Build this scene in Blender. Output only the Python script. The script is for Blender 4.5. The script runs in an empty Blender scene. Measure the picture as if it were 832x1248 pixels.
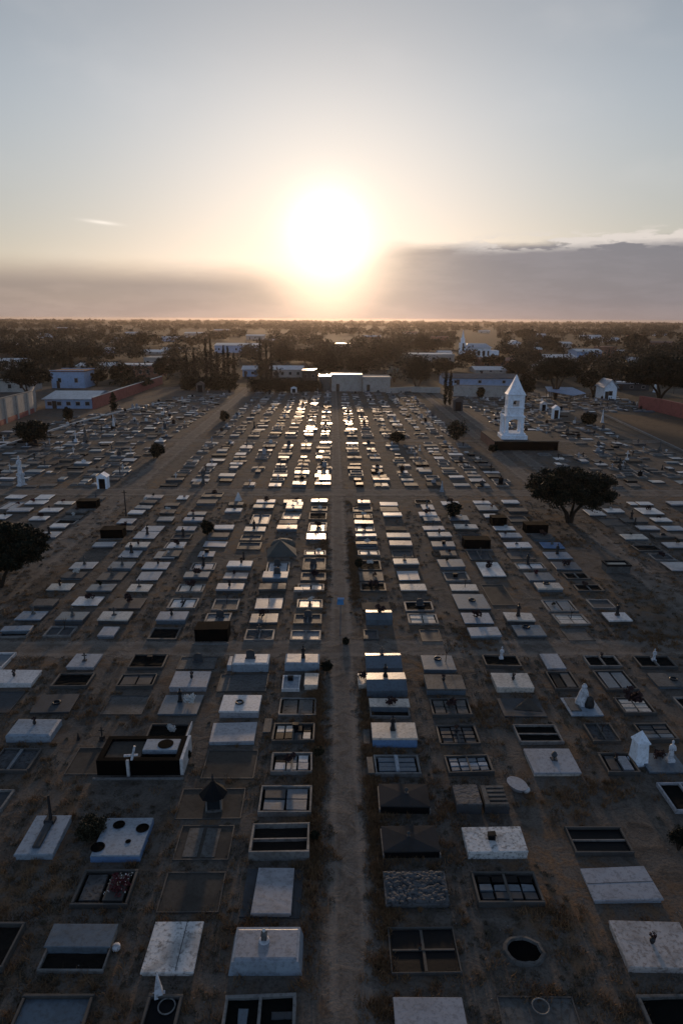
import bpy, math, random
import numpy as np
from mathutils import Vector, Matrix
S = bpy.context.scene
COL = S.collection
R = math.radians
rnd = random.Random(7)

# ------------------------------------------------------------------ camera
CAM_H = 20.0
PITCH, YAW, ROLL, FPX = R(15.8), math.atan(12 / 832), R(0.3), 832.0
_f = Vector((math.sin(YAW) * math.cos(PITCH), math.cos(YAW) * math.cos(PITCH), -math.sin(PITCH)))
_r0 = Vector((math.cos(YAW), -math.sin(YAW), 0.0))
_u0 = _r0.cross(_f)
_r = _r0 * math.cos(ROLL) + _u0 * math.sin(ROLL)
_u = _u0 * math.cos(ROLL) - _r0 * math.sin(ROLL)
CL = Vector((0, 0, CAM_H))
cam_d = bpy.data.cameras.new('camera')
cam = bpy.data.objects.new('camera', cam_d)
COL.objects.link(cam)
M = Matrix((( _r.x, _u.x, -_f.x, 0), (_r.y, _u.y, -_f.y, 0), (_r.z, _u.z, -_f.z, CAM_H), (0, 0, 0, 1)))
cam.matrix_world = M
cam_d.sensor_fit = 'VERTICAL'
cam_d.sensor_height = 36.0
cam_d.lens = 24.0
cam_d.clip_start = 0.1
cam_d.clip_end = 60000.0
S.camera = cam

def ray(px, py):
    return (_f * FPX + _r * (px - 416) - _u * (py - 624)).normalized()

def at(px, py, z=0.0):
    d = ray(px, py)
    t = (z - CAM_H) / d.z
    return CL + d * t

def scale_at(p):
    return (p - CL).dot(_f) / FPX      # metres per photo pixel

# ------------------------------------------------------------------ world
SUN_DIR = ray(400, 284)
SUN_EL = math.asin(SUN_DIR.z)
SUN_AZ = math.atan2(SUN_DIR.x, SUN_DIR.y)
W = bpy.data.worlds.new('World'); S.world = W; W.use_nodes = True
nt = W.node_tree; nt.nodes.clear()
def N(t, tree=None, **kw):
    n = (tree or nt).nodes.new(t)
    for k, v in kw.items(): setattr(n, k, v)
    return n
def math_(op, a, b=None, c=None, tree=None, clamp=False):
    t = tree or nt
    n = t.nodes.new('ShaderNodeMath'); n.operation = op; n.use_clamp = clamp
    for i, v in enumerate((a, b, c)):
        if v is None: continue
        if isinstance(v, (int, float)): n.inputs[i].default_value = v
        else: t.links.new(v, n.inputs[i])
    return n.outputs[0]
def smooth(x, lo, hi, tree=None, t0=0.0, t1=1.0):
    t = tree or nt
    n = t.nodes.new('ShaderNodeMapRange'); n.interpolation_type = 'SMOOTHSTEP'
    t.links.new(x, n.inputs[0])
    for i, v in ((1, lo), (2, hi), (3, t0), (4, t1)):
        if isinstance(v, (int, float)): n.inputs[i].default_value = v
        else: t.links.new(v, n.inputs[i])
    return n.outputs[0]
def mixc(fac, a, b, tree=None, mode='MIX'):
    t = tree or nt
    n = t.nodes.new('ShaderNodeMix'); n.data_type = 'RGBA'; n.blend_type = mode
    for i, v in ((0, fac), (6, a), (7, b)):
        if isinstance(v, (int, float)): n.inputs[i].default_value = v
        elif isinstance(v, tuple): n.inputs[i].default_value = (v[0], v[1], v[2], 1)
        else: t.links.new(v, n.inputs[i])
    return n.outputs[2]

sky = N('ShaderNodeTexSky'); sky.sky_type = 'NISHITA'; sky.sun_disc = False
sky.sun_elevation = SUN_EL; sky.sun_rotation = SUN_AZ
sky.altitude = 100; sky.air_density = 1.0; sky.dust_density = 0.3; sky.ozone_density = 2.5
tc = N('ShaderNodeTexCoord')
nrm = N('ShaderNodeVectorMath', operation='NORMALIZE'); nt.links.new(tc.outputs['Generated'], nrm.inputs[0])
sep = N('ShaderNodeSeparateXYZ'); nt.links.new(nrm.outputs[0], sep.inputs[0])
el = math_('MULTIPLY', math_('ARCSINE', sep.outputs[2]), 57.2958)
az = math_('MULTIPLY', math_('ARCTAN2', sep.outputs[0], sep.outputs[1]), 57.2958)
dot = N('ShaderNodeVectorMath', operation='DOT_PRODUCT'); nt.links.new(nrm.outputs[0], dot.inputs[0]); dot.inputs[1].default_value = SUN_DIR
ang = math_('MULTIPLY', math_('ARCCOSINE', math_('MINIMUM', dot.outputs['Value'], 0.9999999)), 57.2958)
# high thin veil: evens out the colour of the clear sky
bw = N('ShaderNodeRGBToBW'); nt.links.new(sky.outputs[0], bw.inputs[0])
veil = mixc(1.0, bw.outputs[0], (0.80, 0.98, 1.26), mode='MULTIPLY')
skyc = mixc(0.55, sky.outputs[0], veil)
tint = mixc(smooth(el, 1.0, 17.0), (0.84, 0.62, 0.47), (1.27, 1.06, 0.90))
tint = mixc(smooth(el, 20.0, 60.0), tint, (0.85, 0.92, 1.0))
tint = mixc(smooth(ang, 38.0, 105.0), tint, (1.28, 1.30, 1.40))
skyc = mixc(1.0, skyc, tint, mode='MULTIPLY')
skyc = mixc(math_('MULTIPLY', math_('EXPONENT', math_('DIVIDE', ang, -11.0)), 0.62), skyc, (1.6, 1.45, 1.25))
# aureole of the hazy air round the sun
g1 = math_('MULTIPLY', math_('EXPONENT', math_('MULTIPLY', math_('POWER', math_('DIVIDE', ang, 2.6), 2.0), -1.0)), 6.5)
g2 = math_('MULTIPLY', math_('EXPONENT', math_('DIVIDE', ang, -4.0)), 3.2)
g3 = math_('MULTIPLY', math_('EXPONENT', math_('DIVIDE', ang, -13.0)), 1.35)
glow = mixc(1.0, mixc(1.0, g1, (1.0, 0.88, 0.68), mode='MULTIPLY'), mixc(1.0, g2, (1.0, 0.84, 0.62), mode='MULTIPLY'), mode='ADD')
glow = mixc(1.0, glow, mixc(1.0, g3, (1.0, 0.80, 0.58), mode='MULTIPLY'), mode='ADD')
# cloud bank over the horizon
cv = N('ShaderNodeCombineXYZ'); nt.links.new(math_('MULTIPLY', az, 0.16), cv.inputs[0]); nt.links.new(math_('MULTIPLY', el, 0.75), cv.inputs[1])
n1 = N('ShaderNodeTexNoise'); n1.inputs['Scale'].default_value = 1.3; n1.inputs['Detail'].default_value = 7; n1.inputs['Roughness'].default_value = 0.62; nt.links.new(cv.outputs[0], n1.inputs['Vector'])
cv2 = N('ShaderNodeCombineXYZ'); nt.links.new(math_('MULTIPLY', az, 0.05), cv2.inputs[0]); nt.links.new(math_('MULTIPLY', el, 0.10), cv2.inputs[1])
n2 = N('ShaderNodeTexNoise'); n2.inputs['Scale'].default_value = 1.6; n2.inputs['Detail'].default_value = 5; nt.links.new(cv2.outputs[0], n2.inputs['Vector'])
top = math_('ADD', smooth(az, 0.5, 5.0, t0=3.5, t1=5.45), smooth(az, 8.0, 26.0, t0=0.0, t1=0.35))
top = math_('ADD', top, math_('MULTIPLY', math_('SUBTRACT', n1.outputs[0], 0.5), smooth(az, 4, 12, t0=0.8, t1=1.1)))
dlt = math_('SUBTRACT', top, el)
soft = smooth(az, 0.0, 9.0, t0=1.2, t1=0.34)
bank = smooth(dlt, math_('MULTIPLY', soft, -1.0), soft)
# billowing top of the right-hand bank, lit from behind
rim = math_('MULTIPLY', smooth(dlt, -0.9, -0.1), smooth(dlt, 0.9, 0.1))
rim = math_('MULTIPLY', rim, smooth(az, 7.0, 14.0))
puff = smooth(n1.outputs[0], 0.47, 0.55)
rimp = math_('MULTIPLY', rim, puff)
BANK = (1.18, 1.16, 1.40)
BANKL = (2.1, 1.72, 1.56)
bankc = mixc(smooth(az, -22.0, 10.0), BANKL, BANK)
bankc = mixc(smooth(el, 1.6, 0.0, t0=0.0, t1=0.42), bankc, (1.9, 1.6, 1.6))
bankc = mixc(1.0, bankc, mixc(0.72, glow, (0.0, 0.0, 0.0)), mode='ADD')
thru = math_('EXPONENT', math_('MULTIPLY', math_('POWER', math_('DIVIDE', ang, 7.0), 2.0), -1.0))
bankc = mixc(1.0, bankc, mixc(1.0, thru, (4.6, 3.1, 1.6), mode='MULTIPLY'), mode='ADD')
bankc = mixc(math_('MULTIPLY', smooth(n1.outputs[0], 0.42, 0.62), 0.35), bankc, mixc(1.0, bankc, (1.32, 1.28, 1.26), mode='MULTIPLY'))
bankc = mixc(math_('MULTIPLY', smooth(n2.outputs[0], 0.40, 0.60), 0.35), bankc, mixc(1.0, bankc, (0.80, 0.80, 0.82), mode='MULTIPLY'))
clear = mixc(1.0, skyc, glow, mode='ADD')
# faint streaks high up
clear = mixc(math_('MULTIPLY', smooth(n2.outputs[0], 0.5, 0.75), 0.10), clear, (6.0, 5.6, 5.4))
full = mixc(math_('MULTIPLY', bank, smooth(ang, 1.8, 7.5, t0=0.05, t1=0.86)), clear, bankc)
full = mixc(math_('MULTIPLY', rimp, 0.95), full, (5.2, 4.7, 4.3))
# small bright wisp left of the sun
wx = math_('DIVIDE', math_('ADD', az, 17.3), 1.1); wy = math_('DIVIDE', math_('ADD', math_('SUBTRACT', el, 6.75), math_('MULTIPLY', math_('ADD', az, 17.3), 0.08)), 0.11)
wisp = math_('EXPONENT', math_('MULTIPLY', math_('ADD', math_('MULTIPLY', wx, wx), math_('MULTIPLY', wy, wy)), -1.0))
full = mixc(math_('MULTIPLY', wisp, 0.6), full, (8.0, 7.2, 6.4))
bg = N('ShaderNodeBackground'); nt.links.new(full, bg.inputs[0]); bg.inputs[1].default_value = 0.15
ow = N('ShaderNodeOutputWorld'); nt.links.new(bg.outputs[0], ow.inputs[0])

sd = bpy.data.lights.new('sun', 'SUN'); sd.energy = 2.0; sd.angle = R(2.5); sd.color = (1.0, 0.68, 0.42)
sun = bpy.data.objects.new('sun', sd); COL.objects.link(sun)
sun.rotation_euler = (-SUN_DIR).to_track_quat('-Z', 'Y').to_euler()
S.view_settings.view_transform = 'Standard'; S.view_settings.look = 'None'
S.view_settings.exposure = 0.0; S.view_settings.gamma = 1.0
S.cycles.max_bounces = 5; S.cycles.diffuse_bounces = 2; S.cycles.glossy_bounces = 3
S.cycles.volume_bounces = 0; S.cycles.use_denoising = True
try: S.cycles.use_light_tree = False
except Exception: pass

# ------------------------------------------------------------------ materials
def newmat(name):
    m = bpy.data.materials.new(name); m.use_nodes = True
    t = m.node_tree
    return m, t, t.nodes['Principled BSDF']
def pos(t, sc=(1, 1, 1)):
    g = t.nodes.new('ShaderNodeNewGeometry')
    mp = t.nodes.new('ShaderNodeMapping'); mp.inputs['Scale'].default_value = sc
    t.links.new(g.outputs['Position'], mp.inputs['Vector'])
    return mp.outputs[0]
def noise(t, v, s, d=4, r=0.55, dist=0.0):
    n = t.nodes.new('ShaderNodeTexNoise'); n.inputs['Scale'].default_value = s; n.inputs['Detail'].default_value = d
    n.inputs['Roughness'].default_value = r; n.inputs['Distortion'].default_value = dist
    t.links.new(v, n.inputs['Vector']); return n.outputs[0]
def bump(t, b, h, dist, strength=1.0):
    n = t.nodes.new('ShaderNodeBump'); n.inputs['Distance'].default_value = dist; n.inputs['Strength'].default_value = strength
    t.links.new(h, n.inputs['Height']); t.links.new(n.outputs[0], b.inputs['Normal'])

def stone(name, c, dirt=(0.05, 0.042, 0.035), rough=0.42, amount=0.6, var=0.30, bd=0.006, crack=0.0, spec=0.5):
    m, t, b = newmat(name)
    p = pos(t)
    big = noise(t, p, 0.9, 5, 0.6, 0.6); fine = noise(t, p, 7.0, 5, 0.65); grain = noise(t, p, 60.0, 2)
    streak = noise(t, pos(t, (6.0, 0.8, 1.0)), 1.2, 4, 0.6)
    oi = t.nodes.new('ShaderNodeObjectInfo')
    vary = math_('ADD', math_('MULTIPLY', oi.outputs['Random'], var), 1.0 - var * 0.55, tree=t)
    col = mixc(1.0, c, vary, tree=t, mode='MULTIPLY')
    f = math_('MULTIPLY', smooth(fine, 0.46, 0.66, tree=t), amount, tree=t)
    col = mixc(f, col, dirt, tree=t)
    col = mixc(math_('MULTIPLY', smooth(big, 0.46, 0.64, tree=t), amount * 0.8, tree=t), col, tuple(x * 0.45 + y * 0.4 for x, y in zip(c, dirt)), tree=t)
    col = mixc(math_('MULTIPLY', smooth(streak, 0.55, 0.8, tree=t), amount * 0.5, tree=t), col, tuple(x * 0.5 for x in c), tree=t)
    col = mixc(0.16, col, mixc(1.0, col, grain, tree=t, mode='MULTIPLY'), tree=t)
    if crack:
        v = t.nodes.new('ShaderNodeTexVoronoi'); v.feature = 'DISTANCE_TO_EDGE'; v.inputs['Scale'].default_value = 0.8
        t.links.new(p, v.inputs['Vector'])
        col = mixc(smooth(v.outputs['Distance'], 0.02, 0.0, tree=t, t1=crack), col, dirt, tree=t)
    t.links.new(col, b.inputs['Base Color'])
    rr = math_('ADD', math_('MULTIPLY', big, 0.35, tree=t), rough - 0.14, tree=t)
    t.links.new(rr, b.inputs['Roughness'])
    b.inputs['Specular IOR Level'].default_value = spec
    h = math_('ADD', math_('MULTIPLY', big, 2.0, tree=t), math_('MULTIPLY', fine, 0.7, tree=t), tree=t)
    bump(t, b, h, bd)
    return m

def plain(name, c, rough=0.6, metal=0.0, var=0.2, nz=12.0, amt=0.35):
    m, t, b = newmat(name)
    n = noise(t, pos(t), nz, 4, 0.6)
    col = mixc(math_('MULTIPLY', smooth(n, 0.4, 0.75, tree=t), amt, tree=t), c, tuple(x * 0.45 for x in c), tree=t)
    t.links.new(col, b.inputs['Base Color'])
    b.inputs['Roughness'].default_value = rough; b.inputs['Metallic'].default_value = metal
    if rough > 0.85: b.inputs['Specular IOR Level'].default_value = 0.1
    bump(t, b, n, 0.004)
    return m

def leafmat(name, c1, c2):
    m, t, b = newmat(name)
    n = noise(t, pos(t), 1.1, 3)
    n2 = noise(t, pos(t), 9.0, 2)
    col = mixc(smooth(n, 0.35, 0.7, tree=t), c1, c2, tree=t)
    col = mixc(math_('MULTIPLY', n2, 0.5, tree=t), col, tuple(x * 0.4 for x in c1), tree=t)
    t.links.new(col, b.inputs['Base Color']); b.inputs['Roughness'].default_value = 0.7
    b.inputs['Specular IOR Level'].default_value = 0.2
    return m

MT = {
 'white':  stone('white_stone', (0.50, 0.485, 0.48), amount=0.35, rough=0.35),
 'cream':  stone('cream_stone', (0.46, 0.405, 0.35), amount=0.45, rough=0.36),
 'lilac':  stone('lilac_stone', (0.27, 0.27, 0.29), amount=0.4, rough=0.36),
 'pink':   stone('pinkish_stone', (0.40, 0.32, 0.28), amount=0.45, rough=0.45),
 'paleblue': stone('pale_blue_stone', (0.22, 0.26, 0.305), amount=0.4, rough=0.42),
 'blue':   stone('blue_tile', (0.11, 0.19, 0.33), amount=0.3, rough=0.30),
 'slate':  stone('slate_stone', (0.085, 0.11, 0.135), amount=0.45, rough=0.36),
 'grey':   stone('grey_concrete', (0.095, 0.093, 0.09), amount=0.7, rough=0.65, crack=0.4, spec=0.2),
 'darkgrey': stone('dark_grey_stone', (0.048, 0.052, 0.058), amount=0.6, rough=0.6, spec=0.2),
 'charcoal': stone('charcoal_stone', (0.032, 0.032, 0.034), amount=0.6, rough=0.85, spec=0.06),
 'brown':  stone('brown_concrete', (0.062, 0.054, 0.046), amount=0.6, rough=0.8, spec=0.12),
 'black':  stone('black_granite', (0.004, 0.0045, 0.006), dirt=(0.007, 0.007, 0.007), amount=0.5, rough=0.5, spec=0.12),
 'weathered': stone('weathered_marble', (0.50, 0.49, 0.48), dirt=(0.10, 0.095, 0.09), amount=0.8, rough=0.55, crack=0.0, bd=0.015),
 'veined': stone('veined_marble', (0.38, 0.34, 0.32), dirt=(0.17, 0.12, 0.09), amount=0.75, rough=0.5, bd=0.01),
 'rubble': stone('rough_rubble', (0.075, 0.077, 0.082), dirt=(0.012, 0.012, 0.012), amount=0.9, rough=0.8, bd=0.05),
 'kerb':   stone('kerb_concrete', (0.15, 0.145, 0.14), amount=0.6, rough=0.6),
 'darkkerb': stone('dark_kerb_concrete', (0.05, 0.048, 0.046), amount=0.6, rough=0.65),
 'soil':   plain('soil_bed', (0.020, 0.016, 0.013), 0.95, nz=5, amt=0.6),
 'darksoil': plain('dark_soil_bed', (0.004, 0.005, 0.005), 0.95, nz=8, amt=0.6),
 'gravel': stone('gravel_bed', (0.06, 0.062, 0.065), dirt=(0.02, 0.02, 0.02), amount=1.0, rough=0.9, bd=0.03),
 'iron':   plain('dark_iron', (0.02, 0.02, 0.022), 0.5, 0.3),
 'flower': plain('faded_flowers', (0.05, 0.03, 0.03), 0.9, nz=30, amt=0.8),
 'redflower': plain('dark_red_flowers', (0.09, 0.012, 0.016), 0.8, nz=30, amt=0.8),
 'whiteflower': plain('white_flowers', (0.6, 0.6, 0.58), 0.8, nz=30, amt=0.5),
 'statue': stone('pale_statue_stone', (0.48, 0.49, 0.52), amount=0.5, rough=0.55),
 'painted': stone('white_painted_plaster', (0.62, 0.66, 0.72), dirt=(0.25, 0.24, 0.22), amount=0.35, rough=0.6, var=0.0),
 'redwall': stone('red_painted_wall', (0.26, 0.07, 0.055), dirt=(0.08, 0.04, 0.035), amount=0.5, rough=0.7, var=0.0),
 'brick': stone('red_brick_wall', (0.22, 0.10, 0.065), dirt=(0.07, 0.045, 0.035), amount=0.6, rough=0.8),
 'bluewall': stone('blue_painted_wall', (0.26, 0.36, 0.52), dirt=(0.12, 0.12, 0.13), amount=0.35, rough=0.6),
 'plaster': stone('plaster_wall', (0.36, 0.33, 0.30), amount=0.4, rough=0.7, var=0.4),
 'metalroof': stone('sheet_metal_roof', (0.34, 0.38, 0.43), dirt=(0.12, 0.09, 0.07), amount=0.4, rough=0.38, var=0.3),
 'tileroof': stone('clay_tile_roof', (0.20, 0.09, 0.06), amount=0.6, rough=0.8),
 'darkroof': stone('dark_roof', (0.06, 0.058, 0.06), amount=0.5, rough=0.6),
 'glass': plain('dark_window_glass', (0.02, 0.025, 0.03), 0.15),
 'wood': plain('dark_wood', (0.05, 0.035, 0.025), 0.8),
 'bark': plain('tree_bark', (0.045, 0.034, 0.026), 0.95, nz=8, amt=0.7),
 'leaf': leafmat('dark_green_leaves', (0.010, 0.013, 0.007), (0.022, 0.025, 0.012)),
 'cyp': leafmat('cypress_needles', (0.008, 0.010, 0.006), (0.016, 0.019, 0.010)),
 'dryleaf': leafmat('olive_leaves', (0.028, 0.027, 0.014), (0.050, 0.040, 0.022)),
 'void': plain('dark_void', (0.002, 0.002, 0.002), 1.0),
 'shine': plain('bright_sheet_metal', (0.5, 0.5, 0.5), 0.14, 0.85, amt=0.2),
 'tarp': stone('grey_canvas', (0.06, 0.06, 0.053), amount=0.4, rough=0.7),
 'bluepaint': plain('blue_painted_metal', (0.08, 0.22, 0.42), 0.9),
}

# ground: bare earth, dry grass and worn tracks
def groundmat(name, base, dry, dark, kind):
    m, t, b = newmat(name)
    p = pos(t)
    a = noise(t, p, 0.16, 6, 0.6, 0.5); c = noise(t, p, 1.1, 6, 0.65, 0.8); d = noise(t, p, 9.0, 5, 0.7); far = noise(t, p, 0.004, 6, 0.6)
    f = t.nodes.new('ShaderNodeTexVoronoi'); f.inputs['Scale'].default_value = 16.0; t.links.new(p, f.inputs['Vector'])
    col = mixc(smooth(c, 0.42, 0.66, tree=t), base, dark, tree=t)
    g = math_('MULTIPLY', smooth(a, 0.44, 0.64, tree=t), smooth(c, 0.40, 0.62, tree=t), tree=t)
    col = mixc(math_('MULTIPLY', g, 0.85 if kind != 'path' else 0.25, tree=t), col, dry, tree=t)
    col = mixc(math_('MULTIPLY', smooth(d, 0.42, 0.70, tree=t), 0.55, tree=t), col, tuple(x * 0.42 for x in dark), tree=t)
    col = mixc(math_('MULTIPLY', smooth(f.outputs['Distance'], 0.16, 0.04, tree=t), 0.30, tree=t), col, tuple(min(1, x * 2.0) for x in base), tree=t)
    if kind == 'ground':
        col = mixc(smooth(far, 0.45, 0.6, tree=t, t1=0.5), col, (0.035, 0.035, 0.02), tree=t)
    t.links.new(col, b.inputs['Base Color'])
    b.inputs['Roughness'].default_value = 0.95; b.inputs['Specular IOR Level'].default_value = 0.08
    h = math_('ADD', math_('MULTIPLY', c, 1.6, tree=t), math_('ADD', math_('MULTIPLY', d, 0.6, tree=t), math_('MULTIPLY', a, 3.0, tree=t), tree=t), tree=t)
    bump(t, b, h, 0.05)
    if kind == 'path':
        at_ = t.nodes.new('ShaderNodeAttribute'); at_.attribute_name = 'edge'
        e = at_.outputs['Fac']
        rut = math_('MULTIPLY', smooth(e, 0.25, 0.45, tree=t), smooth(e, 0.68, 0.5, tree=t), tree=t)
        col2 = mixc(math_('MULTIPLY', rut, 0.32, tree=t), col, tuple(x * 1.5 for x in base), tree=t)
        t.links.new(col2, b.inputs['Base Color'])
        n5 = noise(t, p, 0.8, 5, 0.7)
        k = math_('ADD', e, math_('MULTIPLY', math_('SUBTRACT', n5, 0.5, tree=t), 2.4, tree=t), tree=t)
        alpha = smooth(k, 0.95, 0.50, tree=t)
        t.links.new(math_('MULTIPLY', alpha, 0.8, tree=t), b.inputs['Alpha'])
    return m
M_GROUND = groundmat('bare_earth_and_dry_grass', (0.150, 0.127, 0.107), (0.24, 0.140, 0.076), (0.082, 0.069, 0.058), 'ground')
M_PATH = groundmat('trodden_earth', (0.25, 0.21, 0.175), (0.19, 0.13, 0.085), (0.15, 0.125, 0.104), 'path')
M_FIELD = groundmat('dry_field', (0.17, 0.11, 0.07), (0.20, 0.12, 0.065), (0.12, 0.08, 0.052), 'field')

# ------------------------------------------------------------------ mesh helpers
JIT = [0.0]
class MB:
    def __init__(s): s.v = []; s.f = []; s.m = []
    def add(s, vs, fs, mi=0):
        o = len(s.v); s.v += [tuple(v) for v in vs]; s.f += [tuple(i + o for i in f) for f in fs]; s.m += [mi] * len(fs); return s
    def box(s, x0, x1, y0, y1, z0, z1, c=0.0, mi=0):
        if JIT[0] and c > 0:
            n0 = len(s.v); j = JIT[0]; JIT[0] = 0.0
            s.box(x0, x1, y0, y1, z0, z1, c, mi); JIT[0] = j
            off = [(rnd.gauss(0, j), rnd.gauss(0, j), rnd.gauss(0, j * .5)) for _ in range(4)]
            for i in range(len(s.v) - n0):
                a = off[i % 4]; v = s.v[n0 + i]; s.v[n0 + i] = (v[0] + a[0], v[1] + a[1], v[2])
            return s
        if c <= 0:
            vs = [(x, y, z) for z in (z0, z1) for x, y in ((x0, y0), (x1, y0), (x1, y1), (x0, y1))]
            fs = [(3, 2, 1, 0), (4, 5, 6, 7)] + [(i, (i + 1) % 4, 4 + (i + 1) % 4, 4 + i) for i in range(4)]
            return s.add(vs, fs, mi)
        vs = [(x, y, z) for z in (z0, z1 - c) for x, y in ((x0, y0), (x1, y0), (x1, y1), (x0, y1))]
        vs += [(x, y, z1) for x, y in ((x0 + c, y0 + c), (x1 - c, y0 + c), (x1 - c, y1 - c), (x0 + c, y1 - c))]
        fs = [(3, 2, 1, 0), (8, 9, 10, 11)]
        for k in (0, 4): fs += [(k + i, k + (i + 1) % 4, k + 4 + (i + 1) % 4, k + 4 + i) for i in range(4)]
        return s.add(vs, fs, mi)
    def frustum(s, x0, x1, y0, y1, z0, z1, i, j=None, mi=0):
        j = i if j is None else j
        vs = [(x0, y0, z0), (x1, y0, z0), (x1, y1, z0), (x0, y1, z0), (x0 + i, y0 + j, z1), (x1 - i, y0 + j, z1), (x1 - i, y1 - j, z1), (x0 + i, y1 - j, z1)]
        return s.add(vs, [(3, 2, 1, 0), (4, 5, 6, 7)] + [(k, (k + 1) % 4, 4 + (k + 1) % 4, 4 + k) for k in range(4)], mi)
    def lathe(s, prof, n=12, x=0, y=0, z=0, sx=1, sy=1, mi=0):
        vs = []; fs = []
        for r, h in prof:
            for k in range(n):
                a = 2 * math.pi * k / n
                vs.append((x + r * sx * math.cos(a), y + r * sy * math.sin(a), z + h))
        for j in range(len(prof) - 1):
            for k in range(n):
                fs.append((j * n + k, j * n + (k + 1) % n, (j + 1) * n + (k + 1) % n, (j + 1) * n + k))
        fs.append(tuple(range(n - 1, -1, -1))); fs.append(tuple((len(prof) - 1) * n + k for k in range(n)))
        return s.add(vs, fs, mi)
    def tube(s, p, q, r0, r1=None, n=6, mi=0):
        r1 = r0 if r1 is None else r1
        p = Vector(p); q = Vector(q); d = (q - p).normalized()
        a = d.orthogonal().normalized(); b = d.cross(a)
        vs = [p + (a * math.cos(2 * math.pi * k / n) + b * math.sin(2 * math.pi * k / n)) * r0 for k in range(n)]
        vs += [q + (a * math.cos(2 * math.pi * k / n) + b * math.sin(2 * math.pi * k / n)) * r1 for k in range(n)]
        return s.add(vs, [(k, (k + 1) % n, n + (k + 1) % n, n + k) for k in range(n)] + [tuple(range(n - 1, -1, -1)), tuple(range(n, 2 * n))], mi)
    def quadlump(s, cx, cy, cz, rx, ry, rz, n, size, rn, mi=0):
        for _ in range(n):
            while True:
                a, b, c = rn.uniform(-1, 1), rn.uniform(-1, 1), rn.uniform(-1, 1)
                if 0.15 < a * a + b * b + c * c < 1: break
            sz = size * rn.uniform(0.6, 1.3)
            u = Vector((rn.gauss(0, 1), rn.gauss(0, 1), rn.gauss(0, 1))).normalized() * sz
            w = u.orthogonal().normalized() * sz * 0.7
            p = Vector((cx + a * rx, cy + b * ry, cz + c * rz))
            s.add([p - u, p + w, p + u, p - w], [(0, 1, 2, 3)], mi)
        return s
    def build(s, name, mats, parent=None, loc=None):
        me = bpy.data.meshes.new(name)
        me.from_pydata(s.v, [], s.f)
        if not isinstance(mats, (list, tuple)): mats = [mats]
        for m in mats: me.materials.append(MT[m] if isinstance(m, str) else m)
        if len(mats) > 1: me.polygons.foreach_set('material_index', s.m)
        me.update()
        o = bpy.data.objects.new(name, me); COL.objects.link(o)
        if parent is not None: o.parent = parent
        if loc is not None: o.location = loc
        return o

def tag(o, label=None, cat=None, group=None, kind=None):
    if label and kind is None: kind = 'thing'
    if label: o['label'] = label
    if cat: o['category'] = cat
    if group: o['group'] = group
    if kind: o['kind'] = kind
    return o
def empty(name, loc, rz=0.0, label=None, cat=None, group=None, tilt=(0, 0)):
    o = bpy.data.objects.new(name, None); COL.objects.link(o)
    o.location = loc; o.rotation_euler = (tilt[0], tilt[1], rz); o.empty_display_size = 0.3
    return tag(o, label, cat, group)
def struct(name, mb, mat):
    return tag(mb.build(name, mat), kind='structure')
def sheet(x0, x1, y0, y1, z, nx=1, ny=1, wob=0.0, rn=None):
    """flat strip with ragged edges"""
    m = MB(); vs = []; fs = []
    for j in range(ny + 1):
        for i in range(nx + 1):
            x = x0 + (x1 - x0) * i / nx; y = y0 + (y1 - y0) * j / ny
            if wob:
                if i in (0, nx): x += rn.uniform(-wob, wob)
                if j in (0, ny): y += rn.uniform(-wob, wob)
            vs.append((x, y, z))
    for j in range(ny):
        for i in range(nx):
            a = j * (nx + 1) + i; fs.append((a, a + 1, a + nx + 2, a + nx + 1))
    return m.add(vs, fs)

# ------------------------------------------------------------------ setting
g = MB(); g.add([(-7000, -300, 0), (7000, -300, 0), (7000, 7000, 0), (-7000, 7000, 0)], [(0, 1, 2, 3)]); struct('ground', g, M_GROUND)
def track(name, x0, x1, y0, y1, z, n):
    # seven points across, carrying how near the edge they are
    m = MB(); vs = []; fs = []; E = []
    al = (y1 - y0) >= (x1 - x0)
    for j in range(n + 1):
        for i in range(7):
            u = i / 6; v = j / n
            vs.append((x0 + (x1 - x0) * u, y0 + (y1 - y0) * v, z) if al else (x0 + (x1 - x0) * v, y1 - (y1 - y0) * u, z)); E.append(abs(u - .5) * 2)
    for j in range(n):
        for i in range(6): a = j * 7 + i; fs.append((a, a + 1, a + 8, a + 7))
    m.add(vs, fs); o = struct(name, m, M_PATH)
    at_ = o.data.attributes.new('edge', 'FLOAT', 'POINT'); at_.data.foreach_set('value', E)
    return o
track('path', -0.55, 1.75, 2, 203, 0.004, 40)
CROSS = [at(404, 790).y, at(404, 600).y, at(404, 537).y]
for yc, hw in zip(CROSS, (1.35, 2.1, 1.5)):
    track('path', -75, 78, yc - hw * 1.25, yc + hw * 1.25, 0.008, 40)
track('road', -26.6, -22.6, 30, 205, 0.006, 40)
track('road', 24.0, 27.0, 22, 205, 0.006, 40)
track('road', 27.4, 30.6, 22, 205, 0.0065, 40)
M_SCRUB = groundmat('dark_scrub', (0.070, 0.055, 0.038), (0.09, 0.062, 0.038), (0.030, 0.027, 0.018), 'scrub')
struct('land', sheet(-6800, 6800, 209, 6900, 0.003), M_SCRUB)
fm = MB()
cs = [at(740, 503), at(834, 513), at(900, 520), at(960, 560), at(832, 549), at(790, 528)]
fm.add([(p.x, p.y, 0.012) for p in cs], [(5, 4, 3, 2, 1, 0)]); struct('field', fm, M_FIELD)

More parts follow.
